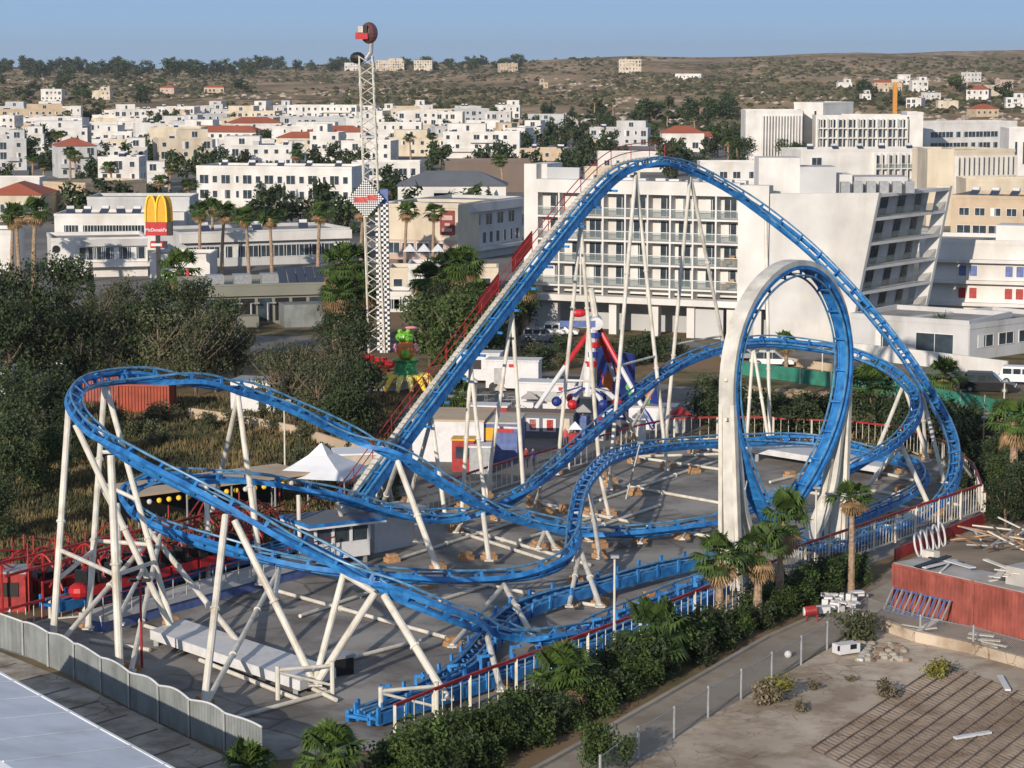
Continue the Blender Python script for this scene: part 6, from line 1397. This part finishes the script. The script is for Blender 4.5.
def town_house(px, yb, wpx=None, h=None, wall=None, roof=None, group='houses of the town'):
    p = GT(px, yb); Y = p.y; sc_ = F/Y; wdt = rt.choice([rt.uniform(8, 14), rt.uniform(14, 34)]) if wpx is None else wpx/sc_; H = h or rt.choice([3.2, 3.2, 3.4, 5.6, 5.8, 6.2, 6.2, 8.4] if yb > 122 else [3.4, 6.2, 6.4])
    l, r_ = px, px+wdt*sc_; yt = yb-H*sc_
    for (a, b, y0, y1) in OCC:
        if r_ > a+2 and l < b-2 and yb > y1+2 and yb < y0+9+(yb-100)*.06: return None
    OCC.append((l, r_, yb, yb-2.5))
    wall = wall or rt.choices(['white_wall', 'pale_grey_wall', 'cream_wall', 'tan_wall', 'pink_wall', 'grey_wall'], [64, 14, 11, 5, 2, 5])[0]; roof = roof or ('roof_tile' if rt.random() < .09 else 'flat')
    rz = rt.uniform(-.35, .35); e = V((math.cos(rz), math.sin(rz), 0)); A = V((p.x, Y, p.z)); dep = rt.uniform(8, 13)
    t, L = bld(A, A+e*wdt, dep, H, wall, 'house' if wdt < 15 else 'apartment_block', None, roof=roof, parapet=.5 if Y < 900 else .6, group=group)
    nf = max(1, round(H/3.2)); fh = H/nf; nw = max(2, int(wdt/2.9)); feat = []
    for f in range(nf):
        x = 0
        for k in range(nw):
            if rt.random() < .82:
                big = rt.random() < .35; window(t, wdt*(k+.5)/nw, f*fh+fh*(.55 if not big else .47), 1.8 if big else 1.1, 2.0 if big else 1.2)
        if f and rt.random() < .4: s = MB(); x0_ = wdt*rt.choice([.05, .35, .5]); s.bb((x0_, -1.2, f*fh-.15), (x0_+wdt*.42, -.01, f*fh+.85)); s.build('balcony', M[wall], t); feat.append('balcony')
    # windows on the sunlit left side and the shaded right side
    for f in range(nf):
        for k in range(2):
            if rt.random() < .6: window(t, 0, f*fh+fh*.55, 1.1, 1.2, dep*(.3+.4*k), R(-90)); window(t, wdt, f*fh+fh*.55, 1.1, 1.2, dep*(.3+.4*k), R(90))
    top = H
    if roof == 'flat':
        if rt.random() < .42:
            f0 = rt.choice([.05, .45]); s = MB(); s.bb((wdt*f0, 2.2, H+.06), (wdt*(f0+.5), dep-.5, H+2.9)); s.build('upper_storey', M[wall], t); window(t, wdt*(f0+.25), H+1.5, 1.6, 1.6, 2.2); feat.append('top room')
        if rt.random() < .6:
            for k in range(rt.randint(1, 4)): heater(t, wdt*rt.uniform(.08, .92), dep*rt.uniform(.2, .6), H+.06)
            feat.append('roof tanks')
        if rt.random() < .25: s = MB(); xx = wdt*rt.uniform(.2, .7); s.bb((xx, 1, H+.06), (xx+1.8, 3, H+1.6)); s.build('roof_hutch', M['pale_grey_wall'], t)
    st_ = {1: 'one-storey', 2: 'two-storey', 3: 'three-storey'}.get(nf, 'tall')
    stem = f"{CN[wall]} {st_} {'house' if wdt < 15 else 'block'}" + (' with red tiled roof' if roof == 'roof_tile' else (' with '+feat[0] if feat else ''))
    later(t, p, stem, town_where(px, yb)); return t
# rows from the near end outward
for yb in (268, 258, 248, 238, 228, 217, 207, 196, 186, 177, 169, 162, 155, 149, 143.5, 138, 133, 128.5, 124.5, 121, 117.5):
    px = -15+rt.uniform(0, 12)
    while px < 525:
        sc_ = F/GT(px, yb).y
        if rt.random() < (.93 if yb > 125 else .7): town_house(px, yb+rt.uniform(-2, 2))
        px += rt.uniform(8, 17)*sc_+rt.uniform(.5, 2)*sc_
for yb in (184, 176, 168, 161, 154, 147, 140):
    px = 530+rt.uniform(0, 12)
    while px < 742:
        sc_ = F/GT(px, yb).y
        if rt.random() < (.8 if yb > 145 else .42): town_house(px, yb+rt.uniform(-2, 2), h=rt.choice([3.4, 3.6, 6.2]))
        px += rt.uniform(11, 22)*sc_+2*sc_
for px, yb, w_, h_, wall, roof in ((41, 101, 21, 9, 'white_wall', None), (92, 100, 18, 7, 'cream_wall', None), (160, 94, 15, 5, 'pink_wall', 'roof_tile'), (204, 93, 20, 4.5, 'tan_wall', 'roof_tile'), (345, 71, 16, 6, 'white_wall', None), (376, 71, 28, 8, 'cream_wall', None), (414, 71, 18, 8, 'cream_wall', None), (619, 74, 22, 11, 'cream_wall', None), (675, 79, 26, 4, 'white_wall', None), (874, 93, 28, 8, 'tan_wall', 'roof_tile'), (898, 84, 12, 7, 'white_wall', None), (906, 108, 15, 9, 'white_wall', None), (912, 92, 16, 9, 'white_wall', None), (938, 110, 20, 8, 'cream_wall', None), (966, 101, 22, 9, 'white_wall', 'roof_tile'), (967, 82, 16, 7, 'white_wall', None), (992, 96, 18, 8, 'cream_wall', None), (976, 117, 24, 8, 'tan_wall', 'roof_tile'), (1006, 108, 18, 9, 'white_wall', None), (838, 89, 14, 4, 'white_wall', None), (500, 72, 18, 7, 'tan_wall', None), (956, 90, 12, 6, 'pink_wall', None), (862, 100, 9, 4, 'white_wall', None), (540, 88, 8, 4, 'tan_wall', None), (5, 111, 16, 5, 'tan_wall', None), (985, 110, 14, 6, 'cream_wall', None), (1000, 88, 14, 6, 'pink_wall', None), (930, 100, 12, 5, 'white_wall', None)):
    rt.seed(int(px)); p = GT(px, yb); town_house(px, yb, w_, h_*p.y/F*1.25 if p.y > 1500 else h_*p.y/F, wall, roof or 'flat', 'houses on the hillside')
# ---- trees
rn = random.Random(55); random.seed(91)
for kind, px, py, h in (('dark', 8, 402, 11), ('dark', 45, 398, 11), ('dark', 82, 395, 10), ('dark', 28, 352, 12.5), ('dark', 66, 348, 12), ('olive', 110, 392, 10), ('dark', 138, 388, 10), ('olive', 160, 392, 11), ('dark', 178, 384, 9), ('olive', 196, 396, 10.5), ('olive', 216, 392, 11), ('olive', 236, 388, 9), ('olive', 122, 348, 11), ('dark', 160, 350, 9), ('dark', 196, 354, 9.5), ('olive', 100, 365, 11), ('dark', -8, 372, 13), ('cypress', 92, 330, 10), ('dark', 225, 362, 8)):
    tree(kind, G(px, py), h*.80, 'in the left grove', 'trees of the left grove', wide=.85)
for kind, px, py, h in (('dark', 14, 455, 8.5), ('dark', 50, 448, 7.5), ('olive', 30, 470, 7), ('dark', 8, 505, 8), ('mid', 46, 492, 6), ('dark', 68, 470, 6), ('dark', 24, 430, 8), ('dark', -5, 545, 6)):
    tree(kind, G(px, py), h*.75, 'at the field edge', 'trees of the field edge', wide=.95)
for kind, px, py, h in (('olive', 290, 430, 10.5), ('olive', 318, 440, 10), ('dark', 345, 446, 9.5), ('dark', 364, 440, 9), ('olive', 342, 412, 10), ('olive', 302, 408, 10), ('dark', 350, 404, 10), ('olive', 272, 420, 9), ('olive', 330, 425, 9.5)):
    tree(kind, G(px, py), h*.72, 'left of the lift hill', 'trees beside the lift hill', wide=.8)
for kind, px, py, h in (('mid', 430, 366, 9), ('mid', 455, 372, 9.5), ('mid', 480, 360, 8.5), ('dark', 440, 345, 8), ('dark', 470, 345, 8), ('mid', 500, 345, 7), ('dark', 350, 352, 8), ('dark', 328, 350, 6)):
    tree(kind, G(px, py), h*.82, 'behind the frog ride', 'trees behind the frog ride')
for kind, px, py, h in (('dark', 1006, 530, 3.6), ('dark', 1026, 520, 4), ('mid', 1000, 500, 3.0), ('mid', 1016, 465, 3.5), ('dark', 520, 335, 6), ('mid', 790, 172, 9), ('dark', 742, 176, 10), ('mid', 935, 355, 4)):
    tree(kind, G(px, py), h, 'by the right fence end' if px > 950 else 'near the hotels', None)
for kind, px, py, h in (('tall', 20, 292, 11), ('tall', 34, 296, 12), ('tall', 12, 286, 10), ('tall', 200, 272, 9.5), ('tall', 222, 278, 10), ('tall', 249, 280, 9.5), ('tall', 272, 282, 9.5), ('tall', 318, 278, 10), ('tall', 361, 275, 10), ('tall', 405, 272, 9.5), ('tall', 433, 270, 9), ('tall', 213, 262, 9)):
    palm(kind, G(px, py), h, 'in the row along the town edge', spread=1.35*h/10, group='tall palms of the town edge')
for kind, px, py, h in (('bushy', 345, 345, 11), ('bushy', 362, 350, 8), ('bushy', 337, 352, 8), ('bushy', 425, 340, 8.5), ('bushy', 465, 338, 10), ('bushy', 447, 330, 9), ('bushy', 482, 345, 7), ('bushy', 525, 335, 7), ('short', 944, 397, 3.0), ('mid', 786, 376, 4), ('mid', 1013, 492, 6), ('short', 177, 296, 5), ('short', 460, 420, 3), ('short', 870, 420, 4)):
    palm(kind, G(px, py), h, 'near the lift hill' if px < 530 else 'on the right side', spread=h/9*1.5 if kind == 'bushy' else None)
town_trees = 0
for _ in range(2200):
    if town_trees > 250: break
    px = rn.uniform(0, 760); py = rn.choice([rn.uniform(112, 175), rn.uniform(112, 240)])
    if 530 < px and py > 185: continue
    ok = True
    for (a, b, y0, y1) in OCC:
        if a-2 < px < b+2 and abs(py-y0) < (4 if py < 170 else 8) and py <= y0+1: ok = False; break
    if not ok: continue
    p = GT(px, py); r_ = rn.random(); kind = 'cypress' if r_ < .12 else 'far'
    if r_ > .8: palm('tall', p, rn.uniform(6, 9), town_where(px, py), spread=1.5, group='palms in the town')
    else: tree(kind, p, rn.uniform(4, 8.5), town_where(px, py), 'trees in the town')
    town_trees += 1
for k in range(170):     # dark tree belt along the left skyline and in the folds of the hill
    if k < 130: px = rn.uniform(-5, 530); py = 66+px*-.006+rn.uniform(0, 14)*(1 if px < 260 else .55); h = rn.uniform(11, 19)*(1 if px < 300 else .75)
    else: px, py = rn.choice([(rn.uniform(0, 260), rn.uniform(84, 104)), (rn.uniform(850, 1024), rn.uniform(90, 118)), (rn.uniform(640, 730), rn.uniform(108, 122))]); h = rn.uniform(7, 12)
    p = GT(px, py); tree('far' if rn.random() < .8 else 'farpine', p, h, 'on the skyline '+side(px) if k < 130 else 'on the hillside '+side(px), 'trees on the skyline' if k < 130 else 'trees on the hillside', wide=1.25)
# ---- hillside scrub: one mass
s = MB(); rs = random.Random(77)
def blob(s, p, r_, h, mi):
    s.cm = mi; b = len(s.v); n_ = 6; a0 = rs.uniform(0, 6)
    for z, k in ((0, .95), (.45, 1.05), (.85, .6)):
        for j in range(n_):
            a = a0+j*2*math.pi/n_; q = r_*k*rs.uniform(.7, 1.25); s.v.append(p+V((q*math.cos(a), q*math.sin(a), h*z*rs.uniform(.8, 1.15)-.3)))
    s.v.append(p+V((0, 0, h)))
    for i in range(2):
        for j in range(n_): s.f.append((b+i*n_+j, b+i*n_+(j+1) % n_, b+(i+1)*n_+(j+1) % n_, b+(i+1)*n_+j)); s.m.append(mi)
    for j in range(n_): s.f.append((b+2*n_+j, b+2*n_+(j+1) % n_, b+3*n_)); s.m.append(mi)
cnt = 0
for _ in range(30000):
    px = rs.uniform(-8, 1032); py = rs.uniform(58, 138)
    p = GT(px+rs.uniform(-17, 17), py)
    if p.y < 1040: continue
    p = V((p.x+rs.uniform(-3, 3), p.y+rs.uniform(-9, 9), 0)); p.z = HZ(p.x, p.y)
    dn = noise.noise(V((p.x/120, p.y/420, 1.7)))+.5*noise.noise(V((p.x/40, p.y/120, 5)))+.02
    if py < 95: dn += .16 if px > 530 else .34
    if 104 < py < 122 and px < 330: dn += .2
    if dn < rs.uniform(-.25, .45): continue
    k = rs.uniform(.6, 1.5); sz = 1.6*k*(1+.25*(p.y/2000)); blob(s, p, sz, sz*rs.uniform(.55, 1.0), 0 if rs.random() < .6 else 1); cnt += 1
    if cnt > 8500: break
M['scrub1'] = mat('hill_scrub_dark', (.045, .046, .028), .95, .35, .05, col2=(.08, .085, .045), spec=.05); M['scrub2'] = mat('hill_scrub_olive', (.11, .10, .06), .95, .3, .05, spec=.05)
tag(s.build('hillside_scrub', [M['scrub1'], M['scrub2']]), 'dark green scrub covering the dry hillside', None, None, 'stuff')
s = MB()
for _ in range(2600):
    p = GT(rs.uniform(-8, 1032), rs.uniform(78, 130)); dn = noise.noise(V((p.x/90, p.y/260, 11.7)))
    if dn < .02 or p.y < 1050: continue
    p = V((p.x+rs.uniform(-8, 8), p.y+rs.uniform(-9, 9), 0)); p.z = HZ(p.x, p.y); sz = rs.uniform(.8, 2.6); blob(s, p, sz, sz*.6, 0)
tag(s.build('hillside_rocks', [mat('pale_limestone', (.42, .35, .28), .95, .2, .1)]), 'pale limestone outcrops scattered on the hillside', None, None, 'stuff')
# ---- field grass, bank scrub and rocks
s = MB(); rg = random.Random(12)
def inyard(p, poly):
    c = False; j = len(poly)-1
    for i in range(len(poly)):
        a, b = poly[i], poly[j]
        if (a.y > p.y) != (b.y > p.y) and p.x < (b.x-a.x)*(p.y-a.y)/(b.y-a.y)+a.x: c = not c
        j = i
    return c
def tufts(n_, box, cond, h, cols):
    for _ in range(n_):
        p = G(rg.uniform(box[0], box[1]), rg.uniform(box[2], box[3]))
        if inyard(p, yard) or not cond(p): continue
        dn = noise.noise(V((p.x/6, p.y/6, 2)))
        s.cm = cols[0] if dn+rg.uniform(-.25, .25) > 0 else cols[1]; hh = h*rg.uniform(.5, 1.3)*(1+dn*.5)
        for k in range(4):
            a = rg.uniform(0, 6.28); r_ = rg.uniform(.05, .3); q = p+V((rg.uniform(-.3, .3), rg.uniform(-.3, .3), 0)); d = V((math.cos(a), math.sin(a), 0)); w_ = V((-d.y, d.x, 0))*.09
            s.face([q-w_, q+w_, q+d*r_+V((0, 0, hh))])
tufts(15000, (-20, 400, 398, 585), lambda p: p.x < -8 or p.y > 168, .45, (0, 1))
tufts(6000, (740, 1040, 385, 520), lambda p: (p.x > 26 or p.y > 186) and p.y < 212, .5, (0, 1))
tag(s.build('dry_grass', [mat('dry_grass_gold', (.15, .115, .05), .9, .3, .5), mat('field_grass_green', (.06, .062, .026), .9, .3, .5)]), 'dry yellow and green grass in the field and on the bank', None, None, 'stuff')
s = MB()
for _ in range(420):
    px = rg.uniform(740, 1010); py = rg.uniform(388, 425)+(px-740)*.06; p = G(px, py); s.ball(p+V((0, 0, .05)), rg.uniform(.15, .65), 6, 4, (1.2, .9, .7))
tag(s.build('bank_rocks', [mat('bank_rock', (.34, .24, .16), .95, .25, .6)]), 'brown rocks on the earth bank behind the far fence', None, None, 'stuff')
random.seed(17)
for k in range(48):
    px = 700+rg.uniform(0, 300); py = 402+(px-700)*.10+rg.uniform(0, 30)
    p = G(px, py)
    if inyard(p, yard) or p.y < 166 or any((p-f).length < .1 for f in FEET): continue
    bush('dark' if rg.random() < .55 else 'scrub', p, rg.uniform(.8, 1.5), 'on the bank behind the far fence', 'bushes on the bank')
for k in range(22): bush(rg.choice(['dark', 'scrub']), G(rg.uniform(965, 1024), rg.uniform(440, 505)), rg.uniform(.6, 1.1), 'on the slope right of the coaster', 'bushes on the slope')
for k in range(22): bush('scrub', G(rg.uniform(80, 400), rg.uniform(418, 470)), rg.uniform(.5, 1.0), 'in the dry field', 'bushes in the field')
for k in range(16): bush(rg.choice(['dark', 'scrub']), G(rg.uniform(520, 700), rg.uniform(352, 372)), rg.uniform(.8, 1.3), 'between the street and the rides', 'bushes by the street')
wallrun([G(190, 418), G(245, 426), G(300, 437), G(345, 452), G(385, 462)], .9, 'tan_wall', 'low tan garden wall crossing the dry field')
# white cloth on bush left
t = thing('rubble_sacks', 'pile of white sacks among the trees above the orange container', 'sacks', G(58, 386))
for k in range(14): s = MB(); q = G(rg.uniform(44, 72), rg.uniform(376, 388)); s.ball(q+V((0, 0, .5+rg.uniform(0, .8))), .6, 8, 5, (1.3, 1, .6)); s.build('sack', M['whitesheet'], t)
# ================================================================= finish labels
from collections import defaultdict
grp = defaultdict(list)
for e in PENDING: grp[(e[3], e[4])].append(e)
def ordl(i, n_):
    if i == 0: return 'leftmost'
    if i == n_-1: return 'rightmost'
    k = i+1; suf = 'th' if 10 <= k % 100 <= 20 else {1: 'st', 2: 'nd', 3: 'rd'}.get(k % 10, 'th'); w_ = {2: 'second', 3: 'third', 4: 'fourth', 5: 'fifth', 6: 'sixth'}.get(k, f'{k}{suf}'); return w_+' from left'
for (stem, where), L_ in grp.items():
    L_.sort(key=lambda e: e[1])
    for i, e in enumerate(L_):
        e[0]['label'] = (stem+' '+where) if len(L_) == 1 else f"{stem} {where}, {ordl(i, len(L_))}"
        if 'category' not in e[0]: e[0]['category'] = 'building'
# evening air: one closed box of thin haze round everything on the ground
s = MB(); s.bb((-9000, -900, -60), (9000, 15000, 140)); hz = bpy.data.materials.new('air'); hz.use_nodes = True; n = hz.node_tree
for nd in list(n.nodes):
    if nd.type == 'BSDF_PRINCIPLED': n.nodes.remove(nd)
vo = n.nodes.new('ShaderNodeVolumePrincipled'); vo.inputs['Color'].default_value = (.86, .89, .95, 1); vo.inputs['Density'].default_value = 0.00005; vo.inputs['Anisotropy'].default_value = .2
n.links.new(vo.outputs[0], n.nodes['Material Output'].inputs['Volume'])
tag(s.build('haze', hz), 'thin blue evening haze over the town and hills', None, None, 'stuff')
sc.cycles.volume_bounces = 0
